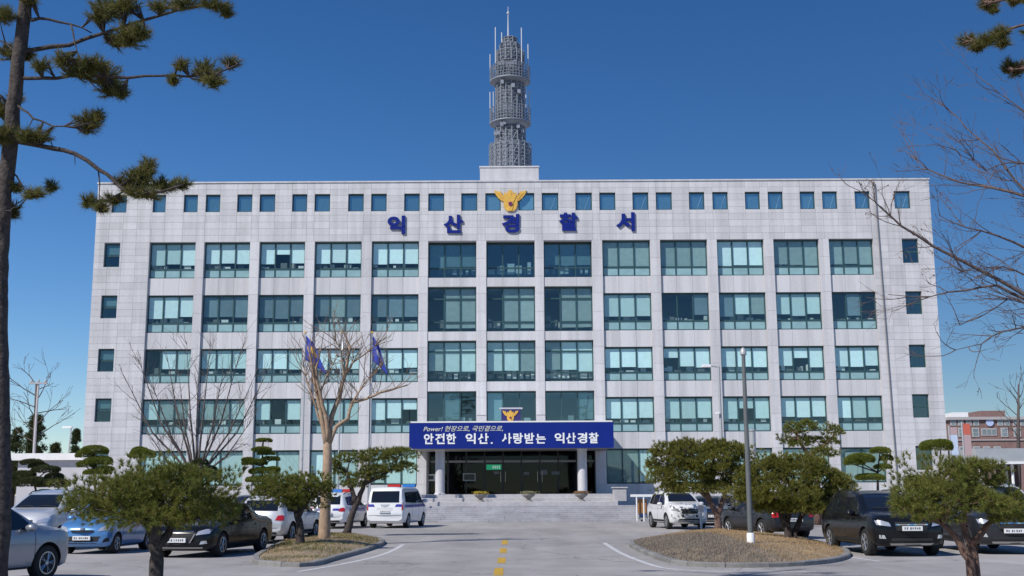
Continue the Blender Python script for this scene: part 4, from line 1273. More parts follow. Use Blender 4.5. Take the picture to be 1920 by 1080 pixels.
for lp, r in zip(limbs, rads):
    dy = rb_.uniform(-.6, .6); n = len(lp)
    pts = [P(x, y, YT+dy*k/(n-1)) for k, (x, y) in enumerate(lp)]
    q = []
    for i in range(n-1):
        for f in (0, .5): q.append(pts[i].lerp(pts[i+1], f)+Vector((rb_.uniform(-.03, .03), rb_.uniform(-.03, .03), 0)))
    q.append(pts[-1])
    mt.tube(q, [r*(1-.72*i/(len(q)-1)) for i in range(len(q))], 8)
    for k in range(17):
        i = rb_.randint(len(q)//3, len(q)-1)
        dd = (q[i]-q[max(0, i-1)]) if i else Vector((0, 0, 1))
        nd = (dd.normalized()*.8+Vector((rb_.gauss(0, .8), rb_.gauss(0, .6), rb_.gauss(.35, .35)))).normalized()
        grow(mc, mc, q[i], nd, rb_.uniform(.4, 1.1), .014, 1, 2, .5, .6, (2, 3), rb_, None, .006)
mt.build('trunk', M['bark_tan'], t, smooth='full')
mc.build('crown', mat('tan_twigs', (0.23, 0.165, 0.125), 0.9), t, smooth='full')

# bare tree leaning in from the right
YB = 17.0
b = P(2130, 900, YB); b.z = 0
t = tree('bare_tree', b, 'bare spreading tree with few dry red leaves reaching in from the right', 'tree')
mt, mc = MB(b), MB(b)
tips = []
j1 = P(2110, 640, YB); j2 = P(2090, 430, YB)
mt.tube([b, P(2125, 800, YB), j1, j2, P(2080, 200, YB), P(2095, 0, YB)], [.20, .17, .14, .11, .08, .04], 10)
def limb(px, start, r, dyr=1.2, kids=14, tl=(.3, .75)):
    dy = rb_.uniform(-dyr, dyr); n = len(px)
    pts = [start]+[P(x, y, YB+dy*(k+1)/n) for k, (x, y) in enumerate(px)]
    q = []
    for i in range(len(pts)-1):
        for f in (0, .5): q.append(pts[i].lerp(pts[i+1], f)+Vector((0, 0, 0 if f == 0 else rb_.uniform(-.02, .03))))
    q.append(pts[-1])
    mc.tube(q, [max(.005, r*(1-.86*i/(len(q)-1))) for i in range(len(q))], 6, cap=False)
    for k in range(kids):
        i = rb_.randint(max(1, len(q)//4), len(q)-1)
        dd = (q[i]-q[i-1]).normalized()
        nd = (dd*.9+Vector((rb_.gauss(0, .4), rb_.gauss(0, .5), rb_.gauss(.05, .45)))).normalized()
        grow(mc, mc, q[i], nd, rb_.uniform(*tl), .008, 1, 3, .1, .6, (2, 3), rb_, tips, .0024)
limb([(1990, 600), (1920, 552), (1840, 508), (1750, 462), (1690, 424), (1650, 388), (1632, 372)], j1, .040, .8, 20, (.25, .6))
limb([(1960, 580), (1870, 535), (1810, 545), (1745, 556), (1665, 552)], j1, .030, 1.0, 14)
limb([(1990, 400), (1930, 370), (1860, 352), (1800, 342), (1740, 318), (1702, 288)], j2, .036, 1.2, 18)
limb([(1990, 480), (1930, 468), (1870, 442), (1810, 426), (1762, 404)], j1, .030, 1.2, 18)
limb([(1960, 400), (1905, 340), (1862, 282), (1812, 240), (1778, 205)], j2, .028, 1.0, 14)
limb([(1980, 620), (1930, 612), (1880, 622), (1840, 645), (1792, 656)], j1, .026, 1.0, 14)
limb([(2000, 300), (1930, 216), (1890, 186), (1858, 160)], j2, .022, 1.0, 10)
limb([(1990, 560), (1930, 520), (1880, 500), (1830, 520), (1790, 500)], j1, .022, 1.4, 14)
limb([(1990, 640), (1935, 575), (1890, 560), (1845, 590), (1800, 610)], j1, .022, 1.4, 14)
limb([(1990, 350), (1940, 310), (1890, 305), (1850, 320), (1800, 290)], j2, .022, 1.4, 14)
mt.build('trunk', M['bark_grey'], t, smooth='full')
mc.build('crown', mat('dark_twigs', (0.13, 0.095, 0.09), 0.9), t, smooth='full')
tp = [tips[i] for i in rb_.sample(range(len(tips)), int(len(tips)*.10))]
pts = np.array([x[0][:] for x in tp]); n = len(pts)
d = unit(n); d[:, 2] -= .6
vv = needles(pts, d, 2, .034, .022, .5)-np.array(b)
link('dry_leaves', np_mesh('dry_leaves', vv, np.arange(len(vv)).reshape(-1, 3)), M['leaf_red'], t)

# ---- the two tall pines at the picture's edges
def tall_pine(label, Y, b_px, trunk, branches, tufts, hi=None, bark='bark', radii=None):
    s_ = S(Y)
    b = P(b_px, 1000, Y); b.z = 0
    t = tree('tall_pine', b, label, 'tree')
    tm, lm = MB(b), MB(b); tm.jit = .09; lm.jit = .12
    pts = [b-Vector((0, 0, .05))]+[P(x, y, Y) for x, y in trunk]
    q = []
    for i in range(len(pts)-1):
        for f in (0, .17, .33, .5, .67, .83): q.append(pts[i].lerp(pts[i+1], f)+Vector((random.uniform(-.012, .012), random.uniform(-.012, .012), 0)))
    q.append(pts[-1])
    n = len(q)
    tm.tube(q, [radii[0]+(radii[1]-radii[0])*i/(n-1) for i in range(n)], 14)
    cl = []
    for (bp, r) in branches:
        dy = random.uniform(-.5, .5)
        pp_ = [P(x, y, Y+dy*k/len(bp)) for k, (x, y) in enumerate(bp)]
        qq = []
        for i in range(len(pp_)-1):
            for f in (0, .5): qq.append(pp_[i].lerp(pp_[i+1], f)+Vector((0, 0, 0 if f == 0 else random.uniform(-.01, .02))))
        qq.append(pp_[-1])
        lm.tube(qq, [r*(1-.7*i/(len(qq)-1)) for i in range(len(qq))], 7)
        cl += qq
    vs = []
    def cluster(c, rx, rz, n):
        # a spray of shoots, each a bottle-brush of long needles
        for _ in range(n):
            u = unit(1)[0]; rr_ = random.random()**.5
            e = np.array(c)+u*np.array([rx, rx*.9, rz])*rr_
            ax_ = u*np.array([1, 1, .6])+np.array([0, 0, .5]); ax_ /= np.linalg.norm(ax_)
            k = 5
            p = e[None]+ax_[None]*np.linspace(-.10, .02, k)[:, None]
            d_ = np.repeat((ax_*1.0)[None], k, 0)
            vs.append(needles(p, d_, 7, .115, .0065, .55))
            tip = Vector(e)
            j = min(cl, key=lambda w_: (w_-tip).length) if cl else Vector(c)
            if (j-tip).length < .30 and random.random() < .6: lm.tube([j, j.lerp(tip, .6)+Vector((0, 0, -.015)), tip], [.011, .008, .004], 4, cap=False)
    for (x, y, rx, rz) in tufts:
        c = P(x, y, Y+random.uniform(-.35, .35)); rx_, rz_ = rx/s_, rz/s_
        cluster(c, rx_*1.22, rz_*1.22, int(20+150*rx_*rz_*16))
    if hi:
        for (c, rx, rz, n) in hi:
            j = min(q, key=lambda w_: (w_-Vector(c)).length)
            lm.tube([j, j.lerp(Vector(c), .5)+Vector((0, 0, .15)), Vector(c)], [.05, .035, .015], 6)
            cluster(c, rx, rz, n)
    tm.build('trunk', M[bark], t, smooth='full'); lm.build('limbs', M[bark], t, smooth='full')
    v = np.concatenate(vs)-np.array(b)
    link('crown', np_mesh('crown', v, np.arange(len(v)).reshape(-1, 3)), M['needle_backlit'], t)
YP = 14.0
rh = random.Random(21)
hi = []
for k in range(30):
    a = rh.uniform(0, 2*math.pi); r = rh.uniform(.5, 2.6); z = rh.uniform(9.2, 14.2)
    hi.append(((P(50, 0, YP).x+.3+math.cos(a)*r, YP+math.sin(a)*r, z), rh.uniform(.35, .6), rh.uniform(.2, .35), 46))
tall_pine('tall pine with dark leaning trunk and tufted branches at the left edge', YP, 0,
    [(-1, 1000), (2, 900), (1, 780), (-3, 640), (-2, 500), (6, 380), (18, 280), (29, 160), (46, 20), (60, -140), (75, -400), (88, -800), (95, -1000)],
    [([(58, 38), (90, 36), (135, 46), (172, 62)], .024), ([(36, 96), (60, 94), (130, 85), (195, 62), (270, 38), (330, 20), (400, 5), (428, 14)], .034),
     ([(32, 148), (54, 147), (105, 147), (160, 143), (240, 146), (300, 142), (355, 144), (410, 136), (446, 120)], .028), ([(22, 190), (42, 205), (62, 222), (100, 237), (140, 238), (165, 230)], .018),
     ([(16, 262), (40, 266), (100, 278), (140, 288), (185, 318), (215, 340), (235, 358), (262, 364), (300, 360), (345, 346)], .036), ([(184, 316), (187, 345), (186, 372), (192, 392)], .010), ([(140, 288), (141, 310)], .008),
     ([(5, 310), (31, 330), (45, 355), (60, 375)], .016), ([(60, 372), (95, 352)], .008), ([(133, 46), (140, 80), (150, 112)], .014), ([(30, 100), (10, 80), (-20, 66)], .016), ([(10, 190), (-5, 175), (-30, 170)], .02), ([(235, 358), (200, 375), (170, 380)], .01), ([(0, 400), (20, 395), (30, 388)], .012)],
    [(205, 15, 34, 20), (235, 8, 26, 16), (185, 28, 20, 14), (245, 66, 32, 22), (220, 78, 20, 14), (260, 58, 16, 12), (118, 112, 18, 12), (150, 132, 30, 18), (195, 142, 34, 18), (205, 165, 26, 16), (228, 172, 12, 12), (178, 122, 24, 12), (388, 138, 28, 20), (400, 152, 16, 12), (432, 118, 15, 10), (340, 122, 12, 8), (325, 150, 8, 5), (405, 8, 24, 10), (340, 4, 34, 9), (425, 22, 10, 8), (300, 12, 18, 7),
     (165, 230, 24, 20), (180, 218, 12, 10), (72, 252, 24, 10), (50, 256, 14, 10), (262, 330, 26, 20), (278, 312, 14, 14), (305, 346, 30, 12), (245, 345, 26, 16), (340, 345, 14, 6), (275, 362, 34, 8), (165, 378, 16, 8), (190, 388, 12, 10), (215, 374, 18, 8), (62, 362, 18, 9), (95, 350, 9, 7), (26, 395, 12, 14), (30, 350, 8, 6), (8, 30, 24, 12), (22, 98, 22, 16), (50, 104, 12, 8), (75, 122, 16, 9), (5, 205, 20, 20), (28, 190, 14, 12), (0, 255, 20, 14), (55, 0, 14, 10), (10, 250, 14, 10)],
    hi, radii=(.135, .055))
hi = []
for k in range(16):
    a = rh.uniform(0, 2*math.pi); r = rh.uniform(.5, 1.8)
    hi.append(((P(2160, 0, 15).x+math.cos(a)*r*.7+.4, 15+math.sin(a)*r, rh.uniform(8.6, 12)), rh.uniform(.35, .6), rh.uniform(.2, .35), 40))
tall_pine('tall pine beyond the right edge with dark tufts in the upper right corner', 15, 2170,
    [(2168, 900), (2165, 600), (2160, 300), (2155, 0), (2150, -300), (2150, -600)],
    [([(2158, 60), (2050, 40), (1960, 36), (1900, 52), (1850, 72), (1805, 80)], .03), ([(2160, 160), (2040, 130), (1960, 122), (1900, 130)], .026), ([(2156, -60), (2000, -30), (1920, -8), (1860, 4)], .03)],
    [(1852, 74, 22, 10), (1812, 76, 14, 9), (1832, 88, 14, 8), (1875, 62, 14, 9), (1880, 80, 12, 7), (1905, 130, 18, 12), (1890, 125, 8, 12), (1850, 6, 16, 10), (1900, 2, 14, 8), (1862, 16, 7, 10), (1940, 60, 20, 12), (1950, 120, 22, 14), (1940, -10, 26, 14)],
    hi, bark='bark_red', radii=(.15, .07))

# ---- trees beyond the building
def crown_tree(name, label, Y, px, top, w_px, base_py, leaf, n):
    s_ = S(Y); b = P(px, base_py, Y); b.z = 0
    t = tree(name, b, label, 'tree', 'trees beyond the building')
    pt = P(px, top, Y); H = pt.z; wr = w_px/2/s_
    MB(b).tube([b, Vector((b.x+.1, Y, H*.5)), Vector((b.x, Y, H*.9))], [.22, .15, .05], 7).build('trunk', M['bark'], t, smooth='full')
    vs = []
    for k in range(n*3):
        f = random.random(); z = H*(.22+.74*f); rr_ = wr*(1.0-.75*f)*random.uniform(.2, 1)
        a = random.uniform(0, 6.28)
        c = (b.x+rr_*math.cos(a), Y+rr_*math.sin(a), z)
        p, d = pad_points(c, wr*.30, wr*.30, wr*.22, 34, shell=.3, amp=.5)
        vs.append(needles(p, d, 6, .30, .07, .7))
    v = np.concatenate(vs)-np.array(b)
    link('crown', np_mesh('crown', v, np.arange(len(v)).reshape(-1, 3)), M[leaf], t)
crown_tree('evergreen_tree', 'dark evergreen beyond the low white building at far left', 105, 60, 775, 60, 900, 'topiary_dark', 34)
crown_tree('evergreen_tree', 'smaller dark evergreen close to the left edge beyond the cars', 110, 25, 800, 46, 900, 'topiary_dark', 24)
crown_tree('evergreen_tree', 'narrow evergreen hugging the left corner of the building', 102, 138, 800, 26, 900, 'topiary_dark', 24)
crown_tree('evergreen_tree', 'low evergreen below the left lamp post', 112, 100, 828, 34, 900, 'topiary_dark', 18)
b = P(66, 900, 96); b.z = 0
t = tree('bare_tree', b, 'thin bare tree rising above the evergreens at far left', 'tree')
mt, mc = MB(b), MB(b)
mt.tube([b, P(66, 800, 96), P(68, 720, 96)], [.20, .15, .08], 8)
for k in range(11):
    st = P(67, 830-k*11, 96)
    sgn = 1 if k % 2 else -1
    grow(mc, mc, st, Vector((sgn*rb_.uniform(.5, 1.1), rb_.uniform(-.5, .5), rb_.uniform(.35, .9))), rb_.uniform(1.6, 3.2), .05, 1, 3, .2, .5, (2, 3), rb_, None, .014)
mt.build('trunk', M['bark_grey'], t, smooth='full'); mc.build('crown', M['bark_grey'], t, smooth='full')
b = P(1908, 900, 110); b.z = 0
t = tree('bare_tree', b, 'faint bare tree at the right edge behind the brick building', 'tree')
mt, mc = MB(b), MB(b)
mt.tube([b, P(1909, 800, 110), P(1910, 720, 110)], [.2, .15, .07], 8)
for k in range(10):
    grow(mc, mc, P(1909, 820-k*10, 110), Vector(((1 if k % 2 else -1)*rb_.uniform(.4, .9), rb_.uniform(-.5, .5), .8)), rb_.uniform(1.2, 2.4), .05, 1, 3, .2, .5, (2, 3), rb_, None, .014)
mt.build('trunk', M['bark_grey'], t, smooth='full'); mc.build('crown', M['bark_grey'], t, smooth='full')

# ================================================================== BUILDINGS BEHIND
a = P(70, 850, 86); c = P(160, 850, 86)
t = thing('low_building', ((a.x+c.x)/2, 88, 0), 'low white flat-roofed building left of the office block', 'building')
MB(t.location).box(a.x-1.5, c.x, 86.3, 92, 0, a.z-.5).build('wall', mat('dull_white_wall', (.50, .50, .54), .7, var=.06, scale=1), t)
MB(t.location).box(a.x-2.0, c.x+.3, 85.9, 92.4, a.z-.5, a.z).build('roof', M['white'], t)
for k in range(3):
    x = a.x+.2+k*1.1
    MB(t.location).box(x, x+.7, 86.24, 86.31, .9, 2.1).build('window', M['far_glass'], t)

BYK = 125.0
a = P(1782, 783, BYK); c = P(1990, 783, BYK)
t = thing('brick_building', ((a.x+c.x)/2, BYK, 0), 'red brick building with white windows behind the right corner', 'building')
ob = Vector(t.location)
MB(ob).box(a.x, c.x, BYK, BYK+10, 0, a.z-.25).build('wall', M['brick'], t)
MB(ob).box(a.x-.3, c.x+.3, BYK-.3, BYK+10.3, a.z-.25, a.z+.05).build('cornice', mat('pale_trim', (.42, .40, .40), .8), t)
zb_ = P(1850, 815, BYK).z
MB(ob).box(a.x-.05, c.x, BYK-.12, BYK-.01, P(1850, 826, BYK).z, P(1850, 824, BYK).z).build('string_course', MATS['pale_trim'], t)
for (q0, q1, wpx, xs_) in ((788, 797, 8, (1783, 1797, 1812, 1826, 1871, 1884, 1900, 1914)), (803, 818, 10, (1798, 1824, 1878, 1902)), (838, 852, 10, (1800, 1826, 1845, 1865)),):
    for x in xs_:
        A = P(x, q1, BYK); B = P(x+wpx, q0, BYK)
        w_ = MB(ob).box(A.x-.06, B.x+.06, BYK-.07, BYK-.005, A.z-.06, B.z+.06).build('window', mat('white_window', (.44, .45, .46), .6), t)
        mid = (A.z+B.z)/2
        MB(ob).box(A.x+.05, B.x-.05, BYK-.085, BYK-.072, A.z+.05, mid-.03).build('pane', M['far_glass'], w_)
        MB(ob).box(A.x+.05, B.x-.05, BYK-.085, BYK-.072, mid+.03, B.z-.05).build('pane', M['far_glass'], w_)
A = P(1840, 817, BYK); B = P(1868, 803, BYK)
w_ = MB(ob).box(A.x, B.x, BYK-.07, BYK-.005, A.z, B.z).build('window', MATS['pale_trim'], t)
for k in range(3):
    x0 = A.x+.1+(B.x-A.x-.1)*k/3
    MB(ob).box(x0, x0+(B.x-A.x)/3-.12, BYK-.085, BYK-.072, A.z+.12, B.z-.12).build('pane', M['far_glass'], w_)
e = P(1855, 792, BYK)
MB(ob).lathe([(.42, 0), (.42, .12)], (e.x, BYK-.14, e.z), 16, 'y').build('round_emblem', mat('pale_blue_disc', (.45, .55, .80), .5), t)
A = P(1838, 783, BYK+3); B = P(1884, 770, BYK+3)
MB(ob).box(A.x, B.x, BYK+3, BYK+7, A.z-.5, B.z).build('roof_house', M['brick'], t)
A = P(1787, 783, BYK+2); B = P(1815, 773, BYK+2)
MB(ob).box(A.x, B.x, BYK+2, BYK+5, A.z-.5, B.z).build('roof_tank', M['white'], t)
# flat shelter roof on posts
a = P(1832, 868, 75); c = P(1990, 840, 75)
t = thing('shelter', ((a.x+c.x)/2, 77, 0), 'grey flat-roofed open shelter on posts at the right edge', 'shelter')
ob = Vector(t.location)
MB(ob).box(a.x, c.x, 75, 82, a.z, c.z).build('roof', M['shelter'], t)
MB(ob).box(a.x-.1, c.x, 74.92, 74.998, a.z-.08, a.z+.08).build('fascia', M['white'], t)
for px in (1838, 1898, 1960):
    for y in (75.5, 81.5):
        p = P(px, 880, 75.5)
        MB(ob).tube([(p.x, y, 0), (p.x, y, a.z)], .09, 8).build('post', M['white'], t)
MB(ob).box(P(1900, 880, 79).x, c.x, 81.7, 81.9, 0, a.z-.01).build('back_wall', mat('dark_wall', (.10, .05, .045), .8), t)
# upright banners on poles
for (px, p0, p1, m1, m2, lab) in ((1791, 801, 815, M['pink_sign'], mat('pale_blue_panel', (.50, .60, .75), .6), 'pale blue upright banner on a pole near the brick building'), (1816, 794, 815, M['red_sign'], M['pink_sign'], 'red and pink upright banner on a pole before the brick building')):
    A = P(px, 865, 73)
    t = thing('upright_banner', (A.x, 73, 0), lab, 'banner')
    ob = Vector(t.location)
    zt_ = P(px, p0, 73).z; zm = P(px, p1, 73).z; zl_ = P(px, 854, 73).z
    MB(ob).tube([(A.x-.25, 73, 0), (A.x-.25, 73, zt_+.1)], .05, 7).build('pole', M['pole_grey'], t)
    MB(ob).box(A.x-.2, A.x+.25, 72.98, 73.02, zm, zt_).build('upper_panel', m1, t)
    MB(ob).box(A.x-.2, A.x+.25, 72.98, 73.02, zl_, zm-.01).build('lower_panel', m2, t)

# ================================================================== POLES AND FLAGS
b = G(1408, 1018, .30); Yp = b.y
t = thing('lamp_pole', (b.x, b.y, .15), 'tall dark pole with a white foot on the right planting bed', 'pole')
ob = Vector(t.location); ztp = P(1393, 668, Yp).z
MB(ob).tube([(b.x, Yp, .10), (b.x, Yp, ztp*.5), (b.x, Yp, ztp)], [.078, .066, .052], 12).build('shaft', M['pole_dark'], t, smooth=True)
MB(ob).lathe([(.11, .1), (.11, .54), (.09, .57)], (b.x, Yp, 0), 14).build('white_foot', M['white'], t, smooth=True)
MB(ob).lathe([(.04, 0), (.09, .05), (.09, .16), (.03, .24)], (b.x, Yp, ztp), 12).build('top_camera', M['pole_grey'], t, smooth=True)
b = P(1356, 920, 60); b.z = 0
t = thing('street_lamp', b, 'pale lamp post with a flat arm before the right-hand bays', 'street lamp')
ob = Vector(b); zt_ = P(1350, 687, 60).z
MB(ob).tube([b, (b.x, 60, zt_)], [.09, .06], 10).build('shaft', M['pole_grey'], t, smooth=True)
e = P(1316, 685, 60)
hd = MB(ob).tube([(b.x+.05, 60, zt_-.03), (b.x-.4, 60, zt_+.02)], .04, 8).build('arm', M['pole_grey'], t, smooth=True)
MB(ob).bevbox(e.x, b.x-.38, 59.86, 60.14, zt_-.04, zt_+.09, .03).build('lamp_head', M['white'], t)
cm = P(1345, 775, 60)
cmo = MB(ob).bevbox(cm.x-.1, b.x-.06, 59.8, 60.05, cm.z-.06, cm.z+.06, .02).build('camera_box', M['white'], t)
b = P(1414, 900, 52); b.z = 0
t = thing('grey_post', b, 'short pale post behind the dark pole', 'post')
MB(b).tube([b, (b.x, 52, P(1414, 808, 52).z)], .14, 10).build('shaft', M['pole_grey'], t, smooth=True)
MB(b).lathe([(.17, 0), (.17, .06)], (b.x, 52, P(1414, 808, 52).z), 12).build('cap', M['pole_grey'], t, smooth=True)
b = G(1315, 994); zt_ = P(1315, 947, b.y).z
t = thing('sign_post', b, 'thin pale post beside the white car', 'post')
MB(b).tube([b, (b.x, b.y, zt_)], .055, 8).build('shaft', mat('pale_pole', (.55, .57, .62), .5), t, smooth=True)
MB(b).box(b.x-.12, b.x+.12, b.y-.08, b.y-.056, zt_-.3, zt_).build('plate', MATS['pale_pole'], t)
b = P(120, 900, 88); b.z = 0
t = thing('street_lamp', b, 'slim lamp post with a white flat head left of the building', 'street lamp')
zt_ = P(121, 803, 88).z
MB(b).tube([b, (b.x+.3, 88, zt_)], [.08, .05], 8).build('shaft', M['pole_grey'], t, smooth=True)
MB(b).bevbox(b.x-.35, b.x+.4, 87.85, 88.15, zt_, zt_+.14, .03).build('lamp_head', M['white'], t)
b = P(60, 900, 90); b.z = 0
t = thing('utility_pole', b, 'concrete utility pole among the trees at far left', 'pole')
zt_ = P(62, 712, 90).z
MB(b).tube([b, (b.x, 90, zt_)], [.11, .08], 10).build('shaft', M['concrete'], t, smooth=True)
MB(b).box(b.x-.7, b.x+.7, 89.85, 90.1, zt_-.35, zt_-.22).build('cross_arm', M['pole_grey'], t)
for x in (-.55, 0, .55): MB(b).lathe([(.05, 0), (.09, .08), (.04, .22)], (b.x+x, 89.97, zt_-.22), 8).build('insulator', M['concrete'], t)

YF = 66.0
for px, nm, kind in ((575, 'blue and gold flag hanging from the left flagpole', 'a'), (642, 'white flag hanging from the middle flagpole', 'b'), (700, 'blue flag with a pale emblem hanging from the right flagpole', 'c')):
    top = P(px-2, 626, YF); b = Vector((top.x, YF, 0))
    pt = thing('flagpole', b, 'slim steel flagpole, %s of three before the left-hand bays' % {'a': 'leftmost', 'b': 'middle', 'c': 'rightmost'}[kind], 'flagpole', 'flagpoles')
    MB(b).tube([b, (b.x, YF, top.z)], [.06, .035], 8).build('shaft', mat('flagpole_steel', (.50, .51, .53), .4, metal=.4), pt, smooth=True)
    MB(b).lathe([(.01, 0), (.07, .06), (.07, .10), (.01, .16)], (b.x, YF, top.z), 10).build('finial', M['gold'], pt, smooth=True)
    MB(b).lathe([(.16, 0), (.16, .25), (.09, .3)], (b.x, YF, 0), 10).build('foot', M['concrete'], pt, smooth=True)
    ft = thing('flag', (top.x, YF, top.z-2.0), nm, 'flag', 'flags before the facade')
    fo_ = Vector(ft.location)
    L_, H_ = (1.3, 2.3) if kind == 'a' else ((.30, 1.6) if kind == 'b' else (1.0, 2.35))
    def surf(u, v):
        # u away from the pole, v down: limp cloth with folds
        x = top.x+.04+L_*u*(.35+.65*v)*(1.0 if kind != 'c' else .95)
        z = top.z-.1-H_*(v*(.62)+.38*u*(.55+.45*v))
        y = YF-.02+.16*math.sin(u*9+v*2.5)*u+.05*math.sin(v*7)
        return (x, y, z)
    m = MB(fo_); nu, nv_ = 14, 14
    for i in range(nu+1):
        for j in range(nv_+1): m.v.append(surf(i/nu, j/nv_))
    for i in range(nu):
        for j in range(nv_): m.f.append((i*(nv_+1)+j, (i+1)*(nv_+1)+j, (i+1)*(nv_+1)+j+1, i*(nv_+1)+j+1))
    cloth = m.build('cloth', mat('flag_blue', (.03, .06, .40), .7) if kind != 'b' else M['white'], ft, smooth='full')
    so2 = cloth.modifiers.new('thickness', 'SOLIDIFY'); so2.thickness = .008
    if kind != 'b':
        m = MB(fo_); u0, u1, v0, v1 = (.35, .75, .25, .6) if kind == 'a' else (.4, .7, .35, .62)
        for i in range(7):
            for j in range(7):
                p = surf(u0+(u1-u0)*i/6, v0+(v1-v0)*j/6); m.v.append((p[0], p[1]-.02, p[2]))
        for i in range(6):
            for j in range(6):
                if (i-2.5)**2+(j-2.5)**2 < 10: m.f.append((i*7+j, (i+1)*7+j, (i+1)*7+j+1, i*7+j+1))
        m.build('emblem', M['gold'] if kind == 'a' else mat('flag_emblem', (.62, .56, .45), .6), ft, smooth='full')


# ================================================================== CARS
def car_body(st, L, W, belt, bow=(.16, .12)):
    st = np.array(st, dtype=float)
    ss = np.linspace(0, 1, 72)
    cols_ = [np.interp(ss, st[:, 0], st[:, k]) for k in range(1, 5)]     # ztop, edge, width, zlow
    for c in cols_:
        for _ in range(3):
            c[1:-1] = .25*c[:-2]+.5*c[1:-1]+.25*c[2:]
    zt, ed, wd, zl_ = cols_
    V, Fc = [], []
    hw = W/2
    for i, s_ in enumerate(ss):
        w_ = wd[i]*hw; e = ed[i]*hw; z1 = zt[i]; z0 = zl_[i]
        zs_ = min(belt, z1-.06)
        h = zs_-z0
        half = [(0, z0), (.80*w_, z0), (.94*w_, z0+.06), (.985*w_, z0+.30*h), (w_, z0+.58*h), (.992*w_, z0+.85*h), (max(e, .955*w_), zs_),
                (e+.02 if z1-zs_ > .15 else e*1.0, z1-.05), (e*.93, z1-.012), (e*.55, z1+.012), (0, z1+.022)]
        ring = half+[(-x, z) for x, z in half[-2:0:-1]]
        y = (s_-.5)*L
        for (x, z) in ring:
            u = (x/hw)**2
            V.append((x, y+bow[0]*u*math.exp(-s_/.07)-bow[1]*u*math.exp(-(1-s_)/.06), z))
    m = len(ring)
    for i in range(len(ss)-1):
        for k in range(m):
            k2 = (k+1) % m
            Fc.append((i*m+k, i*m+k2, (i+1)*m+k2, (i+1)*m+k))
    Fc.append(tuple(range(m))[::-1]); Fc.append(tuple((len(ss)-1)*m+k for k in range(m)))
    return V, Fc

def wheel_meshes(r, wdt, spokes=5):
    ty = MB().lathe([(r*.62, -wdt/2), (r*.93, -wdt/2), (r, -wdt*.36), (r, wdt*.36), (r*.93, wdt/2), (r*.62, wdt/2)], n=28, axis='x').mesh('tyre', True)
    rm = MB()
    rm.lathe([(r*.63, wdt*.1), (r*.64, wdt*.52), (r*.57, wdt*.52), (r*.55, wdt*.2)], n=28, axis='x')
    for k in range(spokes):
        a = 2*math.pi*k/spokes
        for da in (-.16, .16):
            p0 = (wdt*.44, r*.10*math.cos(a), r*.10*math.sin(a)); p1 = (wdt*.47, r*.59*math.cos(a+da), r*.59*math.sin(a+da))
            rm.tube([p0, p1], [r*.075, r*.06], 4)
    rm.lathe([(r*.14, wdt*.3), (r*.14, wdt*.50), (r*.05, wdt*.53)], n=14, axis='x')
    rmm = rm.mesh('rim', True)
    ty.materials.append(M['tyre']); rmm.materials.append(M['rim'])
    dk = MB().lathe([(r*.56, wdt*.05), (r*.56, wdt*.18)], n=20, axis='x').mesh('brake_disc'); dk.materials.append(M['arch'])
    return ty, rmm, dk

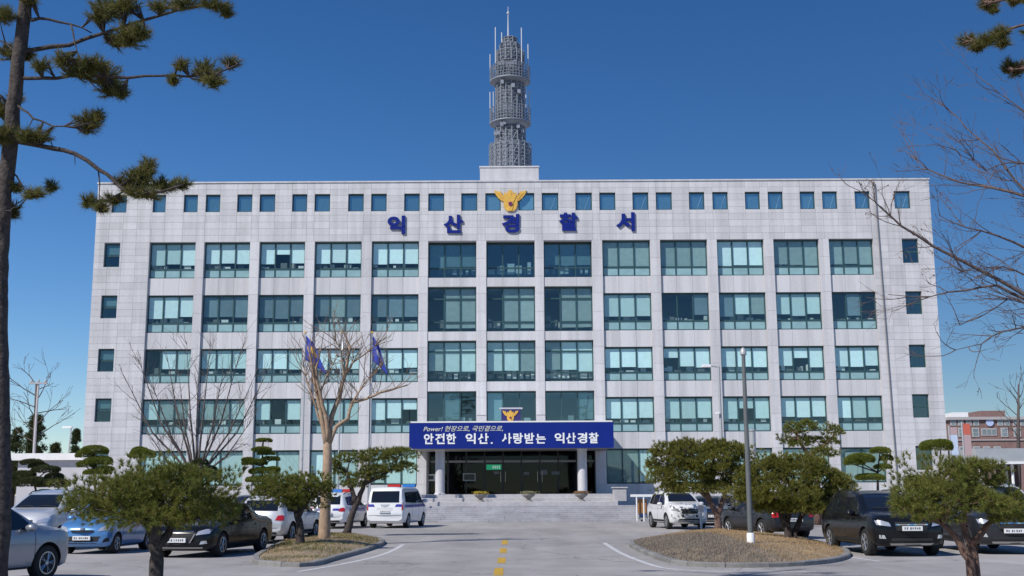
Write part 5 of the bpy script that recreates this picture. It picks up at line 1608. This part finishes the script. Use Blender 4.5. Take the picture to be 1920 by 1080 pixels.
class Car:
    def __init__(s, name, st, L, W, belt, loc, rz, pnt, label, group='parked cars', cat='car', wheel=.33, axles=(.19, .80), clad=False, bow=(.16, .12)):
        s.root = thing(name, loc, label, cat, group, rz)
        s.L, s.W, s.belt = L, W, belt
        V, Fc = car_body(st, L, W, belt, bow)
        s.bvh = BVHTree.FromPolygons([Vector(v) for v in V], Fc)
        mb = MB(); mb.v, mb.f = V, Fc
        me = mb.mesh('body')
        me.materials.append(pnt)
        body = bpy.data.objects.new('body', me); COL.objects.link(body)
        cm_ = MB(); wz = wheel; hw = W/2
        s.ax = [(-.5+a)*L for a in axles]
        for y in s.ax:
            for sg_ in (-1, 1):
                x0, x1 = (hw-.34, hw+.1) if sg_ > 0 else (-hw-.1, -hw+.34)
                cm_.lathe([(wheel*1.17, x0), (wheel*1.17, x1)], (0, y, wz), 30, 'x')
        cme = cm_.mesh('cut'); cme.materials.append(M['arch'])
        cut = bpy.data.objects.new('cut', cme); COL.objects.link(cut)
        md = body.modifiers.new('arches', 'BOOLEAN'); md.object = cut; md.operation = 'DIFFERENCE'; md.solver = 'EXACT'; md.material_mode = 'TRANSFER'
        bpy.context.view_layer.update()
        nm_ = bpy.data.meshes.new_from_object(body.evaluated_get(bpy.context.evaluated_depsgraph_get()))
        bpy.data.objects.remove(body); bpy.data.objects.remove(cut)
        nm_.polygons.foreach_set('use_smooth', [True]*len(nm_.polygons)); nm_.set_sharp_from_angle(angle=R(42))
        s.body = link('body', nm_, None, s.root)
        ty, rm, dk = wheel_meshes(wheel, .22, 5)
        for y in s.ax:
            for sg_ in (-1, 1):
                o = link('wheel', ty, None, s.root); o.location = (sg_*(hw-.13), y, wz)
                if sg_ < 0: o.rotation_euler = (0, 0, math.pi)
                link('rim', rm, None, o); link('brake_disc', dk, None, o)
    def hit(s, view, u, v):
        if view == 'F': o, d = Vector((u, -6, v)), Vector((0, 1, 0))
        elif view == 'B': o, d = Vector((u, 6, v)), Vector((0, -1, 0))
        elif view == 'L': o, d = Vector((4, u, v)), Vector((-1, 0, 0))
        else: o, d = Vector((-4, u, v)), Vector((1, 0, 0))
        h = s.bvh.ray_cast(o, d)
        if h[0] is None:
            n = s.bvh.find_nearest(Vector((u, 0, v)) if view in 'FB' else Vector((0, u, v)))
            return n[0], d
        return h[0], d
    def decal(s, name, poly, view, m, off=.008, step=.09, parent=None, back=.02):
        bm = bmesh.new()
        f = bm.faces.new([bm.verts.new((p[0], p[1], 0)) for p in poly])
        lo = [min(p[k] for p in poly) for k in (0, 1)]; hi_ = [max(p[k] for p in poly) for k in (0, 1)]
        for k in (0, 1):
            n = int((hi_[k]-lo[k])/step)
            for q in range(1, n+1):
                co_ = [0, 0, 0]; co_[k] = lo[k]+(hi_[k]-lo[k])*q/(n+1)
                no = [0, 0, 0]; no[k] = 1
                bmesh.ops.bisect_plane(bm, geom=bm.verts[:]+bm.edges[:]+bm.faces[:], plane_co=co_, plane_no=no, dist=1e-5)
        bmesh.ops.triangulate(bm, faces=bm.faces[:])
        dvec = None
        for v in bm.verts:
            p, d = s.hit(view, v.co.x, v.co.y)
            dvec = d
            v.co = p-d*off
        ret = bmesh.ops.extrude_edge_only(bm, edges=[e for e in bm.edges if e.is_boundary])
        for v in [g_ for g_ in ret['geom'] if isinstance(g_, bmesh.types.BMVert)]: v.co += dvec*back
        bmesh.ops.recalc_face_normals(bm, faces=bm.faces[:])
        me = bpy.data.meshes.new(name); bm.to_mesh(me); bm.free()
        me.polygons.foreach_set('use_smooth', [True]*len(me.polygons)); me.set_sharp_from_angle(angle=R(40))
        return link(name, me, m, parent or s.root)
    def pair(s, name, poly, view, m, **k):
        s.decal(name, poly, view, m, **k)
        s.decal(name, [(-x, z) for x, z in poly][::-1], view, m, **k)
    def sides(s, name, poly, m, **k):
        s.decal(name, poly, 'L', m, **k); s.decal(name, poly, 'R', m, **k)
    def plate(s, view, z, x=0.0, w_=.52, h=.115):
        p, d = s.hit(view, x, z)
        sg_ = -1 if view == 'F' else 1
        y = p.y+sg_*.035
        o = MB().bevbox(x-w_/2, x+w_/2, min(y, y-sg_*.05), max(y, y-sg_*.05), z-h/2, z+h/2, .006).build('number_plate', M['plate'], s.root)
        m = MB(); yy = y+sg_*.003
        xx = x-w_*.42
        for k in range(7):
            if k == 2: xx += .03
            m.box(xx, xx+random.uniform(.022, .044), min(yy, yy-sg_*.002), max(yy, yy-sg_*.002), z-h*random.uniform(.18, .3), z+h*random.uniform(.18, .3)); xx += .058
        q = m.build('plate_marks', M['plate_mark'], o); q['kind'] = 'stuff'
    def mirrors(s, y, z, m, sz=1.0):
        for sg_ in (-1, 1):
            p, d = s.hit('L' if sg_ > 0 else 'R', y, z-.04)
            x = p.x
            mm = MB()
            mm.lathe([(.01, -.07), (.075, -.055), (.095, 0), (.07, .06), (.01, .075)], (0, 0, 0), 10, 'y')
            mm.v = [(x+sg_*(.13*sz)+a*1.35*sz, y+b_*sz, z+.02+c*.85*sz) for a, b_, c in mm.v]
            mm.tube([(x-sg_*.02, y, z-.05), (x+sg_*.10, y, z-.02)], .025, 6)
            mm.build('wing_mirror', m, s.root, smooth='full')
    def handles(s, ys, z, m):
        for y in ys:
            for vw in 'LR':
                s.decal('door_handle', [(y-.09, z-.015), (y+.09, z-.015), (y+.09, z+.015), (y-.09, z+.015)], vw, m, off=.03, back=.03)
    def seams(s, ys, z0, z1):
        for y in ys:
            for vw in 'LR':
                s.decal('door_seam', [(y-.006, z0), (y+.006, z0), (y+.006, z1), (y-.006, z1)], vw, M['arch'], off=.003, back=.006, step=.15)

# profiles: (position, top z, edge, width, low z)
def P_HATCH(H):   # small city hatchback
    k = H/1.48
    return [(0, .66, .74, .80, .34), (.012, .76, .82, .90, .24), (.05, .84*k, .86, .97, .20), (.13, .93*k, .86, 1, .19), (.235, 1.02*k, .84, 1, .19), (.30, 1.17*k, .79, 1, .19), (.44, 1.43*k, .70, 1, .19), (.56, H, .69, 1, .19), (.74, 1.46*k, .68, 1, .19), (.88, 1.38*k, .66, .99, .19), (.955, 1.06*k, .76, .96, .22), (.985, .92*k, .80, .92, .26), (1, .62, .76, .82, .34)]
def P_SUV(H):
    k = H/1.69
    return [(0, .80, .76, .82, .40), (.010, .95, .84, .91, .28), (.04, 1.04*k, .87, .97, .25), (.12, 1.10*k, .87, 1, .25), (.235, 1.17*k, .85, 1, .25), (.30, 1.34*k, .80, 1, .25), (.41, 1.60*k, .72, 1, .25), (.54, H, .71, 1, .25), (.78, 1.67*k, .70, 1, .25), (.90, 1.56*k, .67, .985, .26), (.95, 1.22*k, .76, .965, .28), (.985, 1.05*k, .82, .93, .32), (1, .74, .78, .84, .40)]
def P_SEDAN(H):
    k = H/1.46
    return [(0, .62, .74, .80, .32), (.010, .74, .82, .90, .21), (.05, .82*k, .86, .97, .18), (.15, .90*k, .87, 1, .18), (.27, .97*k, .85, 1, .18), (.33, 1.12*k, .79, 1, .18), (.43, 1.40*k, .69, 1, .18), (.54, H, .67, 1, .18), (.66, 1.43*k, .67, 1, .18), (.80, 1.12*k, .72, .99, .18), (.86, 1.05*k, .80, .98, .20), (.96, 1.02*k, .82, .95, .24), (.99, .9*k, .80, .90, .28), (1, .62, .76, .82, .34)]
def P_VAN(H):
    k = H/1.94
    return [(0, .80, .78, .84, .40), (.012, .98, .86, .93, .26), (.04, 1.06, .88, .97, .23), (.13, 1.16, .88, 1, .22), (.17, 1.30, .86, 1, .22), (.27, 1.80*k, .80, 1, .22), (.36, H, .79, 1, .22), (.90, H, .79, 1, .22), (.955, 1.90*k, .77, .99, .22), (.975, 1.45*k, .84, .975, .24), (.99, 1.10, .86, .955, .28), (1, .75, .84, .90, .36)]

def front_kit(c, H, L, W, cowl, head, p, lampz, style='suv', plz=.55):
    hw = W/2
    hz = c.hit('F', 0, .9*H)[0]
    c.decal('windscreen', [(-hw*.74, cowl), (hw*.74, cowl), (hw*.66, (cowl+head)/2+.02), (hw*.575, head), (-hw*.575, head), (-hw*.66, (cowl+head)/2+.02)], 'F', M['carglass'], off=.010)
    c.pair('headlight', [(hw*.55, lampz-.06), (hw*.90, lampz-.02), (hw*.93, lampz+.09), (hw*.80, lampz+.10), (hw*.60, lampz+.04)], 'F', M['lamp'], off=.012, step=.06)
    if style == 'suv':
        gr = c.decal('grille', [(-hw*.46, lampz-.02), (-hw*.40, lampz-.16), (hw*.40, lampz-.16), (hw*.46, lampz-.02), (hw*.44, lampz+.05), (-hw*.44, lampz+.05)], 'F', M['arch'], off=.008)
        c.decal('chrome_bar', [(-hw*.44, lampz-.03), (hw*.44, lampz-.03), (hw*.44, lampz), (-hw*.44, lampz)], 'F', M['chrome'], off=.018, parent=c.root)
        c.decal('lower_intake', [(-hw*.62, .36), (hw*.62, .36), (hw*.54, .47), (-hw*.54, .47)], 'F', M['arch'], off=.008)
        c.decal('skid_plate', [(-hw*.55, .29), (hw*.55, .29), (hw*.60, .345), (-hw*.60, .345)], 'F', M['rim'], off=.012)
        c.pair('fog_lamp', [(hw*.70, .46), (hw*.86, .47), (hw*.86, .56), (hw*.74, .55)], 'F', M['lamp'], off=.012)
    elif style == 'hatch':
        c.decal('grille', [(-hw*.42, lampz-.08), (hw*.42, lampz-.08), (hw*.46, lampz-.02), (-hw*.46, lampz-.02)], 'F', M['arch'], off=.008)
        c.decal('lower_intake', [(-hw*.52, .30), (hw*.52, .30), (hw*.62, .50), (-hw*.62, .50)], 'F', M['arch'], off=.008)
        c.pair('fog_lamp', [(hw*.70, .33), (hw*.92, .36), (hw*.90, .47), (hw*.78, .44)], 'F', M['arch'], off=.010)
        c.decal('badge', [(-.07, lampz-.015), (.07, lampz-.015), (.07, lampz+.045), (-.07, lampz+.045)], 'F', M['chrome'], off=.02)
    else:
        c.decal('grille', [(-hw*.34, .36), (hw*.34, .36), (hw*.50, lampz-.02), (hw*.44, lampz+.04), (-hw*.44, lampz+.04), (-hw*.50, lampz-.02)], 'F', M['arch'], off=.008)
        c.decal('chrome_bar', [(-hw*.48, lampz+.03), (hw*.48, lampz+.03), (hw*.46, lampz+.05), (-hw*.46, lampz+.05)], 'F', M['chrome'], off=.016)
        c.pair('chrome_edge', [(hw*.36, .40), (hw*.39, .40), (hw*.54, lampz-.02), (hw*.50, lampz-.02)], 'F', M['chrome'], off=.014)
        c.decal('bumper_lip', [(-hw*.72, .25), (hw*.72, .25), (hw*.74, .285), (-hw*.74, .285)], 'F', M['rim'], off=.014)
        c.pair('fog_lamp', [(hw*.66, .36), (hw*.86, .38), (hw*.84, .46), (hw*.70, .44)], 'F', M['lamp'], off=.010)
    c.plate('F', plz)
    for sg_ in (-1, 1):
        pts = [c.hit('F', sg_*x, z)[0]+Vector((0, -.02, .012)) for x, z in ((hw*.05, cowl+.01), (hw*.30, cowl+.04), (hw*.58, cowl+.02))]
        MB().tube(pts, .012, 4).build('wiper', M['arch'], c.root)
def side_kit(c, L, H, belt, a, b, d, e, top, p, clad=False, third=None, rails=False, strip=True):
    # a..b front glass, then rear glass to d, quarter glass to e (positions along the car, 0 front)
    Y_ = lambda s_: (s_-.5)*L
    zb = belt+.035
    c.sides('side_window', [(Y_(a), zb), (Y_(b)-.03, zb), (Y_(b)-.03, top), (Y_(a)+.17*L*.8, top), (Y_(a)+.10*L*.7, (zb+top)/2+.05)], M['carglass'], off=.010)
    c.sides('side_window', [(Y_(b)+.03, zb), (Y_(d)-.02, zb+.01), (Y_(d)-.05, top-.015), (Y_(b)+.03, top)], M['carglass'], off=.010)
    if e:
        c.sides('quarter_window', [(Y_(d)+.03, zb+.015), (Y_(e), zb+.05), (Y_(e)-.10, top-.05), (Y_(d), top-.02)], M['carglass'], off=.010)
    c.seams([Y_(a)+.02, Y_(b), Y_(d)+.0], .38, belt)
    c.handles([Y_(b)-.22, Y_(d)-.28], belt-.10, p)
    if clad:
        c.sides('sill_cladding', [(c.ax[0]+.42, .27), (c.ax[1]-.42, .27), (c.ax[1]-.42, .42), (c.ax[0]+.42, .42)], M['arch'], off=.014)
    if rails:
        for sg_ in (-1, 1):
            pts = []
            for s_ in (.40, .45, .6, .75, .84):
                x = sg_*c.W/2*.64
                h = c.bvh.ray_cast(Vector((x, Y_(s_), 4)), Vector((0, 0, -1)))
                if h[0]: pts.append(h[0]+Vector((0, 0, .0 if s_ in (.40, .84) else .045)))
            MB().tube(pts, .018, 6).build('roof_rail', M['arch'], c.root, smooth=True)
def rear_kit(c, H, W, gz0, gz1, lamp, plz, gw=(.66, .60), bumper=True):
    hw = W/2
    c.decal('rear_window', [(-hw*gw[0], gz0), (hw*gw[0], gz0), (hw*gw[1], gz1), (-hw*gw[1], gz1)], 'B', M['carglass'], off=.010)
    c.pair('tail_light', lamp, 'B', M['tail'], off=.014, step=.06)
    c.plate('B', plz)
    if bumper:
        c.decal('rear_valance', [(-hw*.70, .30), (hw*.70, .30), (hw*.66, .40), (-hw*.66, .40)], 'B', M['arch'], off=.010)
    c.decal('tailgate_seam', [(-hw*.70, plz-.17), (hw*.70, plz-.17), (hw*.70, plz-.158), (-hw*.70, plz-.158)], 'B', M['arch'], off=.004, back=.006)

def place(px, py):        # point on the ground under a pixel
    return G(px, py)

blue = paint('sky_blue', (.085, .235, .50), .25)
black = mat('paint_black', (.007, .008, .011), .22, coat=.15, spec=.25)
dgrey = mat('paint_dark_grey', (.020, .022, .028), .28, coat=.3, spec=.35)
silver = paint('silver', (.30, .32, .36), .4)
pale = paint('pale_silver', (.56, .58, .62), .25)
white = paint('white', (.72, .73, .75))
navy = paint('dark_blue', (.012, .016, .040), .2)
greyp = paint('grey', (.13, .14, .165), .35)

def suv(label, loc, rz, pnt, L=4.65, W=1.87, H=1.69, front='suv', plz=.60, lampz=.82, name='parked_suv', rear=True, clad=True, group='parked cars'):
    k = H/1.69
    c = Car(name, P_SUV(H), L, W, 1.03*k, loc, rz, pnt, label, group, 'car', .35, (.19, .79))
    front_kit(c, H, L, W, 1.20*k, 1.57*k, pnt, lampz*k, front, plz)
    side_kit(c, L, H, 1.03*k, .27, .50, .73, .87, 1.53*k, pnt, clad, rails=True)
    rear_kit(c, H, W, 1.14*k, 1.50*k, [(W/2*.62, .82*k), (W/2*.92, .80*k), (W/2*.93, 1.00*k), (W/2*.70, .98*k)], .72*k)
    c.mirrors((.33-.5)*L, 1.08*k, pnt)
    return c
def hatch(label, loc, rz, pnt, L=3.6, W=1.6, H=1.49, name='parked_hatchback'):
    c = Car(name, P_HATCH(H), L, W, .93, loc, rz, pnt, label, 'parked cars', 'car', .29, (.18, .83))
    front_kit(c, H, L, W, 1.06, 1.40, pnt, .70, 'hatch', .46)
    side_kit(c, L, H, .93, .27, .52, .78, .87, 1.36, pnt)
    rear_kit(c, H, W, 1.02, 1.32, [(W/2*.72, .75), (W/2*.93, .75), (W/2*.90, 1.0), (W/2*.76, 1.0)], .62)
    c.mirrors((.33-.5)*L, .98, pnt)
    return c
def sedan(label, loc, rz, pnt, L=4.8, W=1.85, H=1.46, name='parked_sedan', plz=.47):
    c = Car(name, P_SEDAN(H), L, W, .92, loc, rz, pnt, label, 'parked cars', 'car', .325, (.19, .79))
    front_kit(c, H, L, W, 1.00, 1.37, pnt, .66, 'sedan', plz)
    side_kit(c, L, H, .92, .29, .52, .72, .79, 1.32, pnt)
    rear_kit(c, H, W, 1.07, 1.34, [(W/2*.50, .78), (W/2*.92, .77), (W/2*.92, .93), (W/2*.55, .91)], .66, (.58, .50))
    c.mirrors((.345-.5)*L, .98, pnt)
    return c

# left side
b = place(166, 1040); c = hatch('small sky-blue hatchback facing forward at the left', (b.x-.1, b.y+1.8, 0), R(-4), blue)
b = place(335, 1047); sedan('black saloon with a pale number plate behind the round left pine', (b.x+.35, b.y+2.35, 0), R(-10), black)
b = place(38, 1034); suv('pale silver off-roader facing forward at the left behind the blue car', (b.x, b.y+2.3, 0), R(-3), pale, 4.7, 1.9, 1.82, clad=False)
# silver car close to the left trunk, turned to the right and away
rz = R(161); hd_ = Vector((math.sin(rz), -math.cos(rz), 0)); rt = Vector((hd_.y, -hd_.x, 0))
wc = G(80, 1055, .35)
lc = wc-hd_*(4.5*.31)-rt*(1.83/2-.13)
suv('near silver car at the left edge beside the dark pine trunk', (lc.x, lc.y, 0), rz, silver, 4.5, 1.83, 1.62, name='parked_crossover', clad=False)
b = place(88, 1004); c = suv('white car with its windows just showing behind the silver off-roader', (b.x, b.y+2.2, 0), R(2), white, 4.4, 1.85, 1.90, clad=False)
b = place(488, 1021); c = suv('silver crossover seen from behind, left of the tan bare trunk', (b.x+.2, b.y+2.2, 0), R(180-8), pale, 4.4, 1.85, 1.64, clad=True)
b = place(445, 1000); sedan('dark blue saloon with only its roof showing behind the black saloon', (b.x, b.y+2.6, 0), R(2), navy, H=1.62)
# police car and van
b = place(616, 992); c = suv('white police car with blue stripes seen from behind at the layered pine', (b.x+.2, b.y+2.3, 0), R(172), white, 4.7, 1.88, 1.70, name='police_car', clad=False, group='police vehicles')
hw = .94
c.pair('blue_stripe', [(hw*.30, .86), (hw*.64, .86), (hw*.66, .96), (hw*.34, .96)], 'B', M['police_blue'], off=.012)
c.sides('blue_stripe', [(-1.2, .80), (1.6, .80), (1.6, .95), (-1.2, .95)], M['police_blue'], off=.012)
m = MB().bevbox(-.55, -.02, -.55, -.25, 1.73, 1.87, .03); m.build('light_bar', M['tail'], c.root)
m = MB().bevbox(.02, .55, -.55, -.25, 1.73, 1.87, .03); m.build('light_bar', M['bluelamp'], c.root)
b = place(728, 991)
L, W, H = 5.1, 1.92, 1.94
c = Car('police_van', P_VAN(H), L, W, 1.16, (b.x+.2, b.y+2.55, 0), R(171), white, 'white police van with a blue light bar seen from behind at the steps', 'police vehicles', 'van', .34, (.20, .80), bow=(.16, .05))
front_kit(c, H, L, W, 1.32, 1.78, white, .92, 'suv', .6)
side_kit(c, L, H, 1.14, .20, .40, .66, .90, 1.74, white)
hw = W/2
c.decal('rear_window', [(-hw*.72, 1.22), (hw*.72, 1.22), (hw*.70, 1.76), (-hw*.70, 1.76)], 'B', M['carglass'], off=.012)
c.pair('tail_light', [(hw*.86, .86), (hw*.975, .86), (hw*.96, 1.24), (hw*.88, 1.24)], 'B', M['tail'], off=.02)
c.pair('blue_stripe', [(hw*.52, 1.02), (hw*.855, 1.02), (hw*.855, 1.14), (hw*.58, 1.14)], 'B', M['police_blue'], off=.012)
c.decal('recess_shade_patch', [(-hw*.40, .86), (hw*.40, .86), (hw*.40, .99), (-hw*.40, .99)], 'B', mat('shaded_white', (.52, .53, .55), .5), off=.006)  # flat patch, shade of a plate recess painted as darker white
c.plate('B', .80)
c.decal('bumper_line', [(-hw*.93, .60), (hw*.93, .60), (hw*.93, .615), (-hw*.93, .615)], 'B', M['arch'], off=.006)
c.decal('police_crest', [(-.16, 1.04), (0, .995), (.16, 1.04), (.24, 1.13), (-.24, 1.13)], 'B', mat('grey_crest', (.34, .36, .42), .4), off=.012)
c.sides('blue_stripe', [(-2.0, .98), (2.3, .98), (2.3, 1.10), (-2.0, 1.10)], M['police_blue'], off=.012)
c.mirrors((.245-.5)*L, 1.26, white, 1.3)
m = MB().bevbox(.06, .72, -.9, -.6, 1.97, 2.10, .03); m.build('light_bar', M['tail'], c.root)
m = MB().bevbox(-.72, -.06, -.9, -.6, 1.97, 2.10, .03); m.build('light_bar', M['bluelamp'], c.root)
m = MB().box(-.7, .7, -.85, -.65, 1.945, 1.969); m.build('light_bar_base', M['arch'], c.root)
# right side
b = place(1281, 993); c = suv('white crossover facing forward at the right of the steps', (b.x, b.y+2.1, 0), R(9), white, 4.25, 1.80, 1.72, lampz=.84)
c.decal('grille', [(-.36, .54), (.36, .54), (.40, .64), (-.40, .64)], 'F', M['arch'], off=.012)
b = place(1345, 986); sedan('dark saloon half hidden by the spreading pine right of the white crossover', (b.x, b.y+2.4, 0), R(-4), navy)
b = place(1404, 981); suv('grey hatchback seen from behind beyond the right planting bed', (b.x-.2, b.y+2.2, 0), R(180+14), greyp, 4.3, 1.8, 1.60, name='parked_hatchback', clad=False)
b = place(1480, 1012); suv('dark grey crossover seen from behind beside the twin-trunk pine', (b.x-.35, b.y+2.0, 0), R(180+16), dgrey, 4.3, 1.80, 1.60)
b = place(1704, 1045); suv('large black off-roader facing forward behind the forked right pine', (b.x+.02, b.y+2.4, 0), R(3), black, 4.78, 1.92, 1.67, plz=.72, lampz=.84, clad=True)
b = place(1912, 1041); suv('dark car facing forward at the right edge', (b.x, b.y+2.4, 0), R(-2), dgrey, 4.75, 1.88, 1.68, plz=.62, lampz=.84)
b = place(1925, 1003); suv('white car with only its roof showing at the right edge', (b.x, b.y+2.4, 0), R(0), white, 4.75, 1.90, 1.92)
